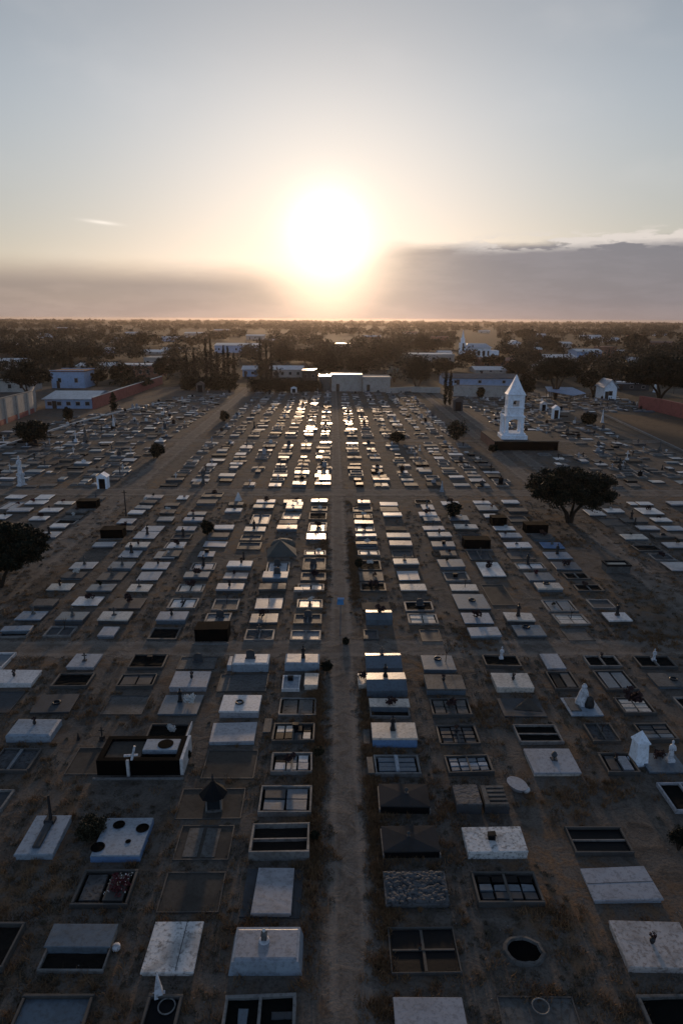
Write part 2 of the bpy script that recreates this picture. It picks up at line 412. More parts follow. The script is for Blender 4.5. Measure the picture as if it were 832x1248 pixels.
# ------------------------------------------------------------------ ornaments (all are parts of the grave they are fixed to)
def o_cross(par, z, x=0, y=0, s=1.0, mat='darkgrey'):
    m = MB(); m.box(x - .16 * s, x + .16 * s, y - .12 * s, y + .12 * s, z, z + .10 * s, .02)
    m.box(x - .045 * s, x + .045 * s, y - .035 * s, y + .035 * s, z + .10 * s, z + .72 * s)
    m.box(x - .2 * s, x + .2 * s, y - .033 * s, y + .033 * s, z + .44 * s, z + .53 * s)
    return m.build('cross', mat, par)
def o_vase(par, z, x=0, y=0, s=1.0, mat='iron', fl='flower'):
    m = MB(); m.lathe([(.07 * s, 0), (.12 * s, .12 * s), (.13 * s, .22 * s), (.06 * s, .30 * s), (.09 * s, .36 * s)], 10, x, y, z)
    o = m.build('vase', mat, par)
    f = MB(); f.quadlump(x, y, z + .46 * s, .15 * s, .15 * s, .13 * s, 40, .06 * s, rnd); f.build('flowers', fl, o)
    return o
def o_statue(par, z, x=0, y=0, s=1.0, mat='statue', name='statue'):
    if par.location.y > 40 and name == 'statue' and mat == 'statue': mat = 'grey'; s *= .8
    m = MB(); m.box(x - .17 * s, x + .17 * s, y - .14 * s, y + .14 * s, z, z + .16 * s, .02)
    m.lathe([(.15 * s, .16 * s), (.13 * s, .35 * s), (.10 * s, .60 * s), (.13 * s, .78 * s), (.12 * s, .86 * s), (.04 * s, .92 * s), (.05 * s, .96 * s), (.065 * s, 1.02 * s), (.055 * s, 1.09 * s), (.01 * s, 1.13 * s)], 10, x, y, z, 1.0, .75)
    for sg in (-1, 1):
        m.tube((x + sg * .12 * s, y, z + .82 * s), (x + sg * .15 * s, y - .06 * s, z + .62 * s), .04 * s, .035 * s)
        m.tube((x + sg * .15 * s, y - .06 * s, z + .62 * s), (x + sg * .01 * s, y - .14 * s, z + .70 * s), .035 * s, .028 * s)
    return m.build(name, mat, par)
def o_head(par, z, x=0, y=0, w=.5, h=.55, mat='darkgrey'):
    m = MB(); m.box(x - w * .6, x + w * .6, y - .12, y + .12, z, z + .09, .015)
    n = 7; pts = [(x - w / 2, z + .09), (x + w / 2, z + .09), (x + w / 2, z + h * .7)]
    pts += [(x + w / 2 * math.cos(math.pi * k / n), z + h * .7 + h * .3 * math.sin(math.pi * k / n)) for k in range(1, n)]
    pts += [(x - w / 2, z + h * .7)]
    k = len(pts); m.add([(p[0], y - .05, p[1]) for p in pts] + [(p[0], y + .05, p[1]) for p in pts],
        [tuple(range(k)), tuple(range(2 * k - 1, k - 1, -1))] + [(i + 1 if i + 1 < k else 0, i, k + i, k + (i + 1) % k) for i in range(k)])
    return m.build('headstone', mat, par)
def o_box(par, z, x=0, y=0, s=1.0, mat='black'):
    m = MB(); m.box(x - .2 * s, x + .2 * s, y - .16 * s, y + .16 * s, z, z + .26 * s, .03); m.box(x - .23 * s, x + .23 * s, y - .19 * s, y + .19 * s, z + .262 * s, z + .32 * s, .02)
    return m.build('memorial_box', mat, par)
def o_urn(par, z, x=0, y=0, s=1.0, mat='darkgrey'):
    m = MB(); m.box(x - .2 * s, x + .2 * s, y - .2 * s, y + .2 * s, z, z + .07 * s, .01)
    m.lathe([(.08 * s, .07 * s), (.05 * s, .14 * s), (.18 * s, .28 * s), (.2 * s, .38 * s), (.12 * s, .46 * s), (.15 * s, .5 * s), (.04 * s, .58 * s), (.01 * s, .64 * s)], 12, x, y, z)
    return m.build('urn', mat, par)
def o_bush(par, z, x=0, y=0, s=1.0, mat='flower'):
    m = MB()
    for _ in range(7):
        m.quadlump(x + rnd.uniform(-.22, .22) * s, y + rnd.uniform(-.16, .16) * s, z + rnd.uniform(.12, .4) * s, .16 * s, .16 * s, .14 * s, 22, .07 * s, rnd)
    return m.build('flowers', mat, par)
def o_wreath(par, z, x=0, y=0, s=1.0, mat='iron'):
    m = MB(); n = 18; R0, r = .26 * s, .06 * s
    for k in range(n):
        a, b = 2 * math.pi * k / n, 2 * math.pi * (k + 1) / n
        m.tube((x + R0 * math.cos(a), y + R0 * math.sin(a), z + r), (x + R0 * math.cos(b), y + R0 * math.sin(b), z + r), r, r, 6)
    return m.build('wreath', mat, par)
def o_branch(par, z, x=0, y=0, s=1.0, mat='bark'):
    m = MB(); m.tube((x, y, z), (x + .04, y + .03, z + .5 * s), .025, .018)
    p = (x + .04, y + .03, z + .5 * s)
    for k in range(6):
        a = k * 1.1; q = (p[0] + .22 * s * math.cos(a), p[1] + .22 * s * math.sin(a), p[2] + rnd.uniform(.15, .5) * s)
        m.tube(p, q, .015, .005, 5)
    return m.build('dry_branch', mat, par)
def o_lantern(par, z, x=0, y=0, s=1.0):
    m = MB(); m.lathe([(.28 * s, 0), (.26 * s, .08 * s), (.2 * s, .1 * s)], 16, x, y, z); o = m.build('lantern', 'statue', par)
    b = MB(); b.box(x - .12 * s, x + .12 * s, y - .12 * s, y + .12 * s, z + .1 * s, z + .42 * s, .02); b.frustum(x - .16 * s, x + .16 * s, y - .16 * s, y + .16 * s, z + .42 * s, z + .56 * s, .1 * s); b.build('lantern_house', 'grey', o)
    c = MB(); c.lathe([(.06 * s, .56 * s), (.09 * s, .62 * s), (.08 * s, .68 * s), (.01, .72 * s)], 12, x, y, z); c.build('cap', 'whiteflower', o)
    return o
ORN = {'cross': (o_cross, 'a small cross'), 'vase': (o_vase, 'a flower vase'), 'statue': (o_statue, 'a small pale statue'), 'dstatue': (lambda p, z, x=0, y=0, s=1.0: o_statue(p, z, x, y, s, 'iron'), 'a small dark statue'),
       'head': (o_head, 'a dark headstone'), 'box': (o_box, 'a black memorial box'), 'urn': (o_urn, 'a dark urn'), 'bush': (o_bush, 'withered flowers'), 'wflower': (lambda p, z, x=0, y=0, s=1.0: o_bush(p, z, x, y, s, 'whiteflower'), 'white flowers'),
       'wreath': (o_wreath, 'a dark wreath'), 'branch': (o_branch, 'a bare branch'), 'lantern': (o_lantern, 'a pale lantern')}

# ------------------------------------------------------------------ graves
TONE = {'white': 'white', 'cream': 'cream', 'lilac': 'lilac grey', 'pink': 'pinkish', 'paleblue': 'pale blue', 'blue': 'bright blue', 'slate': 'slate blue', 'grey': 'grey', 'darkgrey': 'dark grey', 'brown': 'brown', 'black': 'black',
        'weathered': 'weathered white', 'veined': 'brown veined marble', 'rubble': 'rough rubble'}
KIND = {'slab': 'raised slab', 'low': 'low slab', 'hip': 'hipped tomb', 'bevel': 'sloping-edged tomb', 'ridge': 'ridged tomb', 'kerb': 'kerbed bed', 'dkerb': 'divided kerbed bed', 'pair': 'paired slabs in kerb',
        'quad': 'kerbed plot of panels', 'flat': 'flat outlined plot', 'chamber': 'tall walled tomb', 'half': 'half-covered grave', 'holes': 'slab pierced with holes', 'twin': 'twin raised tomb'}
GR = []
def G(kind, xl, xr, yf, yb, tone, orn=None, h=None, look=None, **kw):
    H = {'slab': .42, 'low': .16, 'hip': .32, 'bevel': .42, 'ridge': .45, 'kerb': .20, 'dkerb': .20, 'pair': .22, 'quad': .22, 'flat': .05, 'chamber': .95, 'half': .30, 'holes': .30, 'twin': .5}[kind] if h is None else h
    p = at((xl + xr) / 2, yf); w = (xr - xl) * scale_at(p)
    d = at((xl + xr) / 2, yb, H * .9).y - p.y
    d = max(1.25, min(d, 4.2))
    GR.append(dict(kind=kind, x=p.x, y=p.y + d / 2, w=w, d=d, h=H, tone=tone, orn=orn, look=look, kw=kw))

# foreground, in front of the near crossing
G('kerb', -20, 3, 817, 795, 'darkgrey', kerb='white', bed='slate')
G('slab', -14, 38, 838, 817, 'white', 'vase', .3)
G('low', 81, 115, 817, 797, 'lilac', 'cross', .22)
G('kerb', 61, 106, 840, 820, 'black')
G('low', 36, 84, 871, 846, 'darkgrey', 'wreath', .14)
G('flat', -25, 10, 869, 843, 'darkgrey')
G('slab', 8, 62, 905, 877, 'paleblue', 'vase', .36, bev=.12)
G('dkerb', -15, 34, 943, 912, 'darkgrey', kerb='darkkerb', bed='gravel', div='slate')
G('kerb', 155, 198, 817, 797, 'darkgrey', 'box', bed='darksoil', look='dark kerbed bed with a stone box')
G('quad', 141, 186, 840, 821, 'darkgrey', nx=2, ny=1, kerb='darkkerb')
G('flat', 124, 172, 871, 848, 'grey')
G('low', 192, 240, 873, 847, 'slate', 'dstatue', .14, extra='wflower')
G('kerb', 176, 226, 906, 882, 'black', 'wflower', bed='darksoil', kerb='darkkerb', side='white')
G('flat', 80, 150, 944, 912, 'brown')
G('flat', 216, 260, 816, 801, 'grey', 'head')
G('slab', 283, 327, 819, 798, 'paleblue', 'head', .5, top='white', bev=.1, wing=True)
G('slab', 347, 389, 818, 798, 'paleblue', 'dstatue', .48, bev=.1)
G('slab', 207, 251, 843, 819, 'lilac', 'vase', .32)
G('flat', 265, 323, 843, 822, 'grey')
G('kerb', 343, 365, 843, 823, 'white', 'box', kerb='white', bed='paleblue', look='white framed child grave with black opening')
G('slab', 371, 387, 841, 823, 'cream', None, .35, look='narrow cream slab')
G('slab', 268, 315, 875, 848, 'lilac', 'wreath', .42, top='white')
G('quad', 339, 385, 873, 850, 'grey', nx=2, ny=1, kerb='kerb', h=.10)
G('slab', 255, 309, 908, 881, 'paleblue', None, .2, top='lilac')
G('quad', 331, 383, 907, 881, 'cream', 'box', nx=4, ny=2, kerb='darkkerb', mix=('black', 'cream', 'black', 'cream', 'darkgrey'))
G('quad', 329, 380, 945, 917, 'white', 'bush', nx=3, ny=2, kerb='kerb', mix=('white', 'black', 'cream', 'slate', 'lilac'))
G('flat', 246, 308, 949, 915, 'brown')
G('low', 320, 330, 894, 887, 'grey', None, .08, look='small square grey slab')
G('ridge', 446, 490, 821, 799, 'slate', 'cross', .42, top='cream', rp=.70)  # sun on the back face put into a lighter colour than the front
G('ridge', 447, 496, 850, 823, 'slate', 'dstatue', .48, top='cream', rp=.45)  # cream back and slate front again paint in the sunlit and shaded faces
G('slab', 437, 446, 840, 825, 'cream', 'bush', .3, look='narrow cream slab')
G('half', 451, 500, 876, 852, 'cream', 'bush', .40)
G('slab', 454, 508, 911, 882, 'cream', 'dstatue', .52, base='blue')  # blue skylight on the front face put into the base colour
G('low', 443, 452, 908, 899, 'grey', None, .08, look='small square grey slab')
G('quad', 457, 513, 947, 920, 'slate', nx=2, ny=3, kerb='kerb', div='paleblue')
G('low', 448, 456, 947, 932, 'grey', None, .2, look='small upright grey slab')
G('low', 516, 556, 821, 799, 'slate', 'wreath', .26, extra='branch')
G('slab', 520, 567, 847, 823, 'slate', 'vase', .38, top='grey')
G('quad', 527, 576, 875, 851, 'grey', 'bush', nx=3, ny=2, kerb='darkkerb')
G('quad', 536, 586, 909, 883, 'darkgrey', 'vase', nx=3, ny=4, kerb='darkkerb', h=.12)
G('quad', 546, 602, 946, 920, 'paleblue', nx=4, ny=3, kerb='darkkerb', mix=('slate', 'paleblue', 'slate'))
G('kerb', 592, 636, 815, 798, 'black', 'statue')
G('slab', 605, 650, 844, 821, 'cream', 'vase', .34)
G('low', 614, 667, 875, 851, 'darkgrey', None, .10, cloth=True, look='dark slab under a folded canvas')
G('dkerb', 633, 687, 908, 883, 'black', hdiv=True)
G('slab', 650, 707, 946, 913, 'cream', 'urn', .22, top='lilac')
G('low', 667, 690, 818, 797, 'lilac', None, .2)
G('pair', 676, 708, 843, 818, 'grey', kerb='darkkerb', mix=('black', 'grey'))
G('dkerb', 718, 758, 815, 799, 'black', 'vase')
G('pair', 738, 778, 844, 817, 'slate', kerb='darkkerb')
G('dkerb', 781, 826, 816, 799, 'black', 'statue')
G('low', 801, 850, 840, 820, 'slate', 'wreath', .18, top='grey')
G('low', 695, 736, 874, 850, 'paleblue', 'draped', .12, look='pale blue slab with a draped kneeling figure')
G('quad', 760, 800, 873, 850, 'cream', 'bush', nx=2, ny=3, kerb='darkkerb', look='cream panels around a big dark bush', big=1.8)
G('kerb', 836, 885, 873, 849, 'black')
G('dkerb', 722, 757, 907, 881, 'grey', 'branch', bed='gravel', kerb='darkkerb')
G('quad', 785, 828, 906, 881, 'grey', nx=2, ny=3, kerb='darkkerb', mix=('slate', 'grey', 'darkgrey'))
G('pair', 741, 781, 946, 917, 'grey', 'vase', kerb='darkkerb', mix=('darkgrey', 'lilac'))
G('low', 790, 838, 944, 918, 'slate', 'bush', .14, extra='statue', look='slate slab with wreaths and a white statue')
G('kerb', -40, 3, 990, 962, 'darkgrey', bed='darkgrey', kerb='kerb')
G('slab', 20, 64, 1048, 995, 'paleblue', 'longcross', .32, look='pale blue slab bearing a long dark cross')
G('holes', 111, 171, 1051, 997, 'paleblue', look='pale blue slab with four round holes')
G('pair', 86, 155, 1108, 1060, 'grey', kerb='darkkerb', mix=('gravel', 'darkkerb'), redfl=True, look='kerbed pair with gravel and red flowers')
G('flat', 214, 292, 998, 962, 'brown')
G('flat', 212, 277, 1048, 1007, 'brown', strips=True, look='outlined plot with two pale concrete strips')
G('flat', 192, 265, 1112, 1064, 'brown')
G('quad', 314, 379, 995, 957, 'slate', nx=2, ny=2, kerb='kerb', mix=('slate', 'darkgrey', 'slate'))
G('dkerb', 303, 376, 1049, 1003, 'brown', hdiv=True, kerb='kerb', bed='soil', h=.38)
G('low', 307, 355, 1120, 1058, 'lilac', None, .22, plinth=True, look='pale lilac slab on a wider dark base')
G('hip', 462, 525, 993, 957, 'darkgrey', 'urn', .34, big=.6, top='charcoal')
G('hip', 466, 537, 1047, 1008, 'darkgrey', 'urn', .30, big=.5, top='charcoal')
G('low', 470, 548, 1108, 1062, 'rubble', None, .22, lumps=True)
G('twin', 556, 620, 992, 957, 'rubble', None, .5, look='twin tomb, rough slab beside a lattice')
G('slab', 570, 642, 1047, 1009, 'weathered', 'box', .4, look='weathered white tomb with a black box')
G('quad', 582, 664, 1106, 1062, 'darkgrey', nx=4, ny=3, kerb='darkkerb', mix=('darkgrey', 'slate', 'black'), gap=True, look='twin panelled dark slabs side by side')
G('dkerb', 701, 773, 1044, 1007, 'black', hdiv=True, bed='black')
G('low', 723, 807, 1102, 1057, 'paleblue', None, .22, seam=True, look='pale blue marble slab with a cross seam', top='lilac')
G('dkerb', 822, 880, 992, 953, 'black', kerb='lilac')
G('kerb', -40, 4, 1188, 1124, 'brown', kerb='darkkerb', bed='soil', h=.3)
G('half', 45, 126, 1187, 1127, 'slate', None, .34, look='slate blue slab over an open bed')
G('low', 172, 236, 1191, 1123, 'weathered', None, .2, seam2=True)
G('kerb', 8, 98, 1268, 1213, 'slate', kerb='darkkerb', bed='slate', look='broad slate blue bed')
G('kerb', 168, 212, 1268, 1215, 'black', 'ring', bed='black', look='black bed with a metal ring')
G('bevel', 277, 369, 1190, 1128, 'paleblue', 'lantern', .46, top='lilac', big=.9)
G('dkerb', 268, 359, 1268, 1216, 'black', kerb='kerb', bed='darksoil', inner=True)
G('dkerb', 477, 563, 1190, 1129, 'black', 'vase', big=.6, t=.05, h=.12, bed='black', cross=True, kerb='darkkerb', look='black slab quartered by thin seams')
G('low', 483, 572, 1272, 1219, 'lilac', None, .2)
G('flat', 618, 712, 1268, 1217, 'grey', 'ring', look='flat grey plot with a white ring')
G('slab', 766, 855, 1186, 1124, 'veined', 'vase', .26, bev=.02)
G('kerb', 796, 880, 1268, 1215, 'black', kerb='grey', bed='darksoil')
NEAR_N = len(GR)

# between the crossings
M_ = '''half -3 32 778 763 paleblue -|dkerb 52 86 777 763 darkgrey branch|low 119 139 779 764 lilac -|low 18 50 758 745 paleblue statue|slab 68 101 762 746 slate statue|slab 120 156 761 746 cream cross|kerb 179 215 781 765 black -
low 37 65 743 731 grey -|low 87 119 740 727 white bush|low 132 171 744 729 darkgrey bush|low 56 85 721 712 cream vase|low 105 136 724 712 slate -|low 154 181 723 712 cream cross|low 74 100 707 697 darkgrey wflower|low 117 148 709 697 grey statue|low 166 192 709 697 lilac -
pair 203 238 743 729 white cross|slab 191 226 761 747 lilac vase|pair 214 247 723 712 cream bush|low 223 254 708 698 slate bush|chamber 238 278 782 762 black -|dkerb 248 279 761 747 slate head|kerb 257 289 745 730 darkgrey branch|low 263 296 723 712 lilac vase
low 272 301 707 698 pink -|dkerb 297 333 782 767 grey cross|low 304 338 762 748 slate bush|low 310 343 744 729 lilac branch|low 315 348 723 714 grey -|slab 320 350 709 697 paleblue head|dkerb 353 391 782 768 slate -|dkerb 357 392 762 748 darkgrey head|pair 361 393 743 730 cream -|pair 362 395 721 712 cream -
kerb 366 397 709 698 darkgrey bush|kerb 443 462 781 767 darkgrey -|ridge 446 478 762 748 slate bush|low 441 475 745 734 brown -|kerb 439 471 722 710 black bush|low 438 468 710 697 grey -|flat 515 538 782 768 darkgrey -|quad 498 535 762 748 cream -|kerb 494 529 746 733 black head
low 488 520 722 712 cream -|low 486 512 709 696 paleblue -|low 573 611 780 765 paleblue -|low 566 602 762 747 paleblue bush|low 558 598 745 724 slate wreath|low 550 583 722 712 cream branch|kerb 543 573 709 697 darkgrey box|low 589 617 705 685 white bush|slab 618 651 762 747 cream dstatue|low 630 666 779 762 slate wreath
flat 600 628 738 713 brown -|low 655 686 722 712 cream wreath|low 644 677 710 698 slate -|pair 668 705 747 731 slate -|quad 681 720 763 748 cream branch|flat 693 724 781 766 grey -|dkerb 704 737 722 712 black -|dkerb 690 720 707 698 black -|kerb 722 751 743 730 darkgrey -|slab 741 769 762 747 white dstatue
low 84 113 695 685 lilac statue|low 131 160 696 685 slate statue|low 172 203 696 685 paleblue vase|low 144 168 681 671 lilac dstatue|low 187 212 683 672 slate -|low 112 138 669 661 lilac -|slab 153 179 671 661 cream vase|pair 199 224 670 661 white bush|chamber 123 150 656 648 black -|low 162 188 658 648 paleblue dstatue
low 136 162 648 641 grey bush|low 172 196 649 641 paleblue -|low 142 161 640 632 paleblue -|low 191 210 638 630 slate -|low 156 174 629 623 white -|low 194 212 628 621 grey wflower|low 164 183 623 617 slate -|low 170 189 616 610 grey -|low 175 197 609 604 pink -|low 200 217 619 614 darkgrey -
low 6 27 609 603 white -|low 42 60 610 603 white -|pair -5 18 622 611 lilac -|low 30 54 616 610 white -|low 66 88 616 611 cream -|low 105 125 611 605 grey statue|chamber 94 118 620 614 black -|low 9 36 626 620 lilac -|low 48 72 626 619 white -|low 80 104 628 622 grey -|low 35 56 636 630 white bush
low -10 7 634 627 white -|kerb 65 90 640 633 black -|low 76 98 634 629 grey -|low 60 80 646 640 white -|low 46 68 657 648 lilac dstatue|low 239 263 616 609 grey -|low 215 228 610 604 white -|kerb 245 270 607 600 darkgrey bush|low 228 250 631 625 slate -|low 223 246 638 631 paleblue statue|low 214 237 648 642 lilac -
kerb 208 232 658 651 darkgrey dstatue|low 205 224 668 661 white -|low 198 218 681 671 grey -|low 274 294 626 621 white cross|low 278 296 618 612 grey -|low 260 284 648 642 white -|low 253 278 658 651 grey -|low 247 275 668 660 lilac -|low 241 260 680 672 paleblue box|pair 231 261 696 686 paleblue dstatue
low 312 335 615 609 white bush|low 308 333 622 616 slate branch|dkerb 304 327 640 627 slate statue|low 297 323 649 642 cream dstatue|kerb 292 318 660 652 darkgrey -|kerb 288 317 671 661 darkgrey -|slab 277 306 695 686 white vase|low 345 367 614 609 slate -|low 349 369 618 614 white -|low 348 368 623 619 pink -
kerb 343 366 634 625 slate -|low 340 362 641 636 grey -|low 337 362 648 642 cream -|pair 323 352 699 685 paleblue head|low 379 399 614 609 white -|kerb 379 399 624 617 darkgrey wflower|kerb 376 398 634 625 black -|pair 375 398 649 637 slate bush|low 373 397 659 650 blue -|pair 370 397 678 671 cream -
dkerb 368 397 696 680 darkgrey head|low 436 451 616 611 cream -|kerb 430 454 625 618 darkgrey -|pair 431 454 633 626 black wflower|low 432 455 641 634 slate -|pair 433 457 649 641 cream bush|half 434 459 659 651 white -|half 434 460 669 660 black wflower|pair 436 463 678 671 cream -|kerb 437 465 696 683 black wflower
low 463 485 618 612 white -|low 464 486 625 618 darkgrey -|low 467 490 632 626 white -|low 470 495 648 642 brown -|slab 472 500 659 652 cream -|slab 475 502 669 661 pink -|kerb 478 504 681 671 darkgrey -|slab 480 510 692 684 cream cross|kerb 506 527 615 609 black -|low 515 530 623 615 paleblue statue
low 511 533 631 624 white bush|low 517 537 637 629 slate -|low 516 542 648 641 paleblue branch|slab 522 550 658 651 cream vase|low 527 555 670 660 slate box|low 537 557 681 672 grey -|low 536 567 695 682 slate -|low 539 561 617 611 white bush|low 548 572 636 628 slate -|slab 555 582 648 641 cream cross
kerb 562 588 658 651 darkgrey -|chamber 565 597 669 659 black -|dkerb 573 601 684 671 darkgrey statue|low 578 598 617 612 white -|low 583 607 625 616 slate -|low 591 606 633 628 white -|chamber 599 617 641 633 black -|low 603 628 648 642 white -|low 610 636 658 651 lilac -|low 617 648 670 661 white cross
flat 622 652 682 672 darkgrey statue|pair 631 666 695 686 white dstatue|low 613 633 616 611 white -|low 620 644 626 619 grey -|kerb 622 645 637 629 darkgrey -|chamber 640 667 650 641 black -|low 650 676 660 652 grey bush|low 662 688 670 661 blue statue|low 667 698 683 673 paleblue dstatue|low 678 709 696 685 slate bush
low 718 739 630 621 lilac -|low 739 761 626 620 white -|low 768 777 617 612 white -|low 779 796 617 612 white -|low 783 809 628 619 white bush|low 817 840 618 611 lilac -|flat 738 765 641 632 darkgrey -|low 760 790 638 631 grey dstatue|low 797 819 638 631 white -|low 779 804 648 641 lilac -|low 812 836 648 641 paleblue -
low 761 790 659 651 cream -|low 797 822 658 651 grey wreath|low 826 850 660 651 grey -|kerb 777 808 673 664 black -|low 813 840 670 661 lilac -|kerb 798 824 684 675 grey bush|low 818 850 698 685 lilac -'''
for e in M_.replace('\n', '|').split('|'):
    k, a, b, c, d_, tn, orn = e.split()
    H = None
    if k == 'low': H = rnd.choice((.16, .20, .26, .32))
    if k == 'slab': H = .38
    if k in ('kerb', 'dkerb', 'pair', 'quad'): H = .14
    if k == 'chamber': H = .8
    G(k, float(a), float(b), float(c), float(d_), tn, None if orn == '-' else orn, H)
print('graves', len(GR))

# ---- place in the cemetery, told by column and count from the near crossing
ORDN = 'zeroth first second third fourth fifth sixth seventh eighth ninth tenth eleventh twelfth thirteenth fourteenth fifteenth sixteenth seventeenth eighteenth nineteenth twentieth'.split()
YC = CROSS[0]
def zone(q):
    a = 'front' if q['y'] < YC else 'back'
    b = 'left' if q['x'] < .55 else 'right'
    if a == 'back' and q['x'] < -24.5: b = 'farleft'
    if a == 'back' and q['x'] > 27.2: b = 'farright'
    return a, b
for z in set(zone(q) for q in GR):
    qs = sorted((q for q in GR if zone(q) == z), key=lambda q: abs(q['x'] - .55))
    # 1-D clustering of columns
    pitch = 3.15; first = 2.3
    for q in qs:
        off = abs(q['x'] - .55) - (24.0 if z[1] == 'farleft' else 27.0 if z[1] == 'farright' else 0)
        q['col'] = max(1, int(round((off - first) / pitch)) + 1)
    for c in set(q['col'] for q in qs):
        cs_ = sorted((q for q in qs if q['col'] == c), key=lambda q: abs(q['y'] - YC))
        for i, q in enumerate(cs_): q['row'] = i + 1
        for q in cs_: q['last'] = len(cs_) == q['row'] and len(cs_) > 1
print('COLS', sorted({(zone(q), q['col']) for q in GR}))
def place(q):
    a, b = zone(q)
    side = {'left': 'left of path', 'right': 'right of path', 'farleft': 'beyond left track', 'farright': 'beyond right track'}[b]
    return '%s %s near crossing, %s column %s' % (ORDN[q['row']], 'before' if a == 'front' else 'past', ORDN[q['col']], side)

def grave(q):
    w, d, h, kd, tn, kw = q['w'], q['d'], q['h'], q['kind'], q['tone'], q['kw']
    X0, X1, Y0, Y1 = -w / 2, w / 2, -d / 2, d / 2
    look = q['look']
    if not look:
        look = TONE[tn] + ' ' + KIND[kd]
        if q['orn'] in ORN:
            look += ' with ' + ORN[q['orn']][1]
            if len(look.split()) > 7: look = TONE[tn] + ' ' + KIND[kd] + ' with ' + ORN[q['orn']][1].split(' ')[-1]
    near = q['y'] < YC
    tl = .010 if kd != 'flat' else .0
    lab = look + ', ' + place(q)
    while len(lab.replace(',', ' ').split()) > 16 and ' a ' in lab: lab = lab.replace(' a ', ' ', 1)
    if len(lab.split()) > 16: lab = lab.replace(' with small ', ' with ', 1).replace('kerbed plot of panels', 'panelled plot').replace('paired slabs in kerb', 'paired slabs')
    if len(lab.split()) > 16: print('LONG', lab)
    nm = {'slab': 'tomb', 'low': 'grave_slab', 'hip': 'tomb', 'bevel': 'tomb', 'ridge': 'tomb', 'kerb': 'kerbed_grave', 'dkerb': 'kerbed_grave', 'pair': 'kerbed_grave', 'quad': 'kerbed_grave', 'flat': 'grave_plot', 'chamber': 'tomb', 'half': 'kerbed_grave', 'holes': 'grave_slab', 'twin': 'tomb'}[kd]
    root = empty(nm, (q['x'], q['y'], 0), rnd.gauss(0, .012), lab, 'grave', 'graves in rows across the cemetery', (rnd.gauss(0, tl), rnd.gauss(0, tl)))
    top = kw.get('top', tn); base = kw.get('base', tn)
    bh = h
    if not near and kd in ('slab', 'low') : base = rnd.choice(('darkgrey', 'slate', 'darkgrey', 'brown'))  # shade on the front faces put into a darker base colour
    U = -.12                                  # footings go a little way into the ground
    def kerbmesh(kh, t=.13, mat='kerb', name='kerb'):
        m = MB()
        m.box(X0, X1, Y0, Y0 + t, U, kh, .015); m.box(X0, X1, Y1 - t, Y1, U, kh, .015)
        m.box(X0, X0 + t, Y0 + t, Y1 - t, U, kh - .002, .015); m.box(X1 - t, X1, Y0 + t, Y1 - t, U, kh - .002, .015)
        return m.build(name, mat, root)
    def bed(z, mat, t=.085, x0=None, x1=None, y0=None, y1=None):
        t = t if near else .13
        m = MB(); x0 = X0 + t if x0 is None else x0; x1 = X1 - t if x1 is None else x1; y0 = Y0 + t if y0 is None else y0; y1 = Y1 - t if y1 is None else y1
        nx, ny = 8, 8; vs = []; fs = []
        for j in range(ny + 1):
            for i in range(nx + 1): vs.append((x0 + (x1 - x0) * i / nx, y0 + (y1 - y0) * j / ny, z + (rnd.uniform(-.018, .018) if mat in ('soil', 'darksoil', 'gravel') else 0)))
        for j in range(ny):
            for i in range(nx): a = j * (nx + 1) + i; fs.append((a, a + 1, a + nx + 2, a + nx + 1))
        return m.add(vs, fs).build('bed', mat, root)
    if kd in ('slab', 'low'):
        if kd == 'low':
            ov, th = .0, max(.05, h * .4)
            b_ = MB(); b_.box(X0 + .04, X1 - .04, Y0 + .04, Y1 - .04, U, h - th)
            if kw.get('plinth'):
                p_ = MB(); p_.box(X0 - .42, X1 + .32, Y0 + .02, Y1 + .12, U, .05, .01); p_.build('plinth', 'darkgrey', root)
            b_.build('base', base, root)
            s_ = MB(); s_.box(X0, X1, Y0, Y1, h - th + .002, h, .02); s_.build('slab', top, root)
        else:
            bev = kw.get('bev', 0.03)
            b_ = MB(); b_.box(X0, X1, Y0, Y1, U, h - .1 if bev < .08 else h - .02)
            b_.build('base', base, root)
            s_ = MB()
            if bev >= .08: s_.frustum(X0, X1, Y0, Y1, h - .018, h + .05, bev, bev)
            else: s_.box(X0 - .03, X1 + .03, Y0 - .03, Y1 + .03, h - .098, h, .02)
            s_.build('slab', top, root)
            if bev >= .08: bh = h + .05
        if kw.get('wing'):
            z_ = MB(); z_.box(X0 - .3, X0 - .06, Y0 + .1, Y1, U, h - .12, .02); z_.build('side_step', 'paleblue', root)
        if kw.get('seam'):
            z_ = MB(); z_.box(X0 + .02, X1 - .02, .0, .02, h + .001, h + .006); z_.build('seam', 'darkgrey', root)
        if kw.get('seam2'):
            z_ = MB(); z_.box(.25, .27, Y0 + .03, Y1 - .03, h + .001, h + .006); z_.build('seam', 'darkgrey', root)
        if kw.get('lumps'):
            z_ = MB()
            for _ in range(420):
                x, y, r = rnd.uniform(X0 + .1, X1 - .1), rnd.uniform(Y0 + .1, Y1 - .1), rnd.uniform(.05, .11)
                z_.lathe([(r, -.02), (r * .9, r * .35), (r * .3, r * .6)], 6, x, y, h, rnd.uniform(.7, 1.3), 1)
            z_.build('rubble_stones', 'rubble', root)
        if kw.get('cloth'):
            z_ = MB(); z_.add([(-.5, -.25, h + .03), (1.0, -.45, h + .02), (.55, .75, h + .16), (.1, .2, h + .12)], [(0, 1, 3), (1, 2, 3), (2, 0, 3)]); z_.add([(-.5, -.25, h + .01), (1.0, -.45, h + .008), (.55, .75, h + .01)], [(2, 1, 0)]); z_.build('canvas_cover', 'brown', root)
    elif kd == 'hip':
        b_ = MB(); b_.box(X0 + .06, X1 - .06, Y0 + .06, Y1 - .06, U, h); b_.build('base', 'black', root)
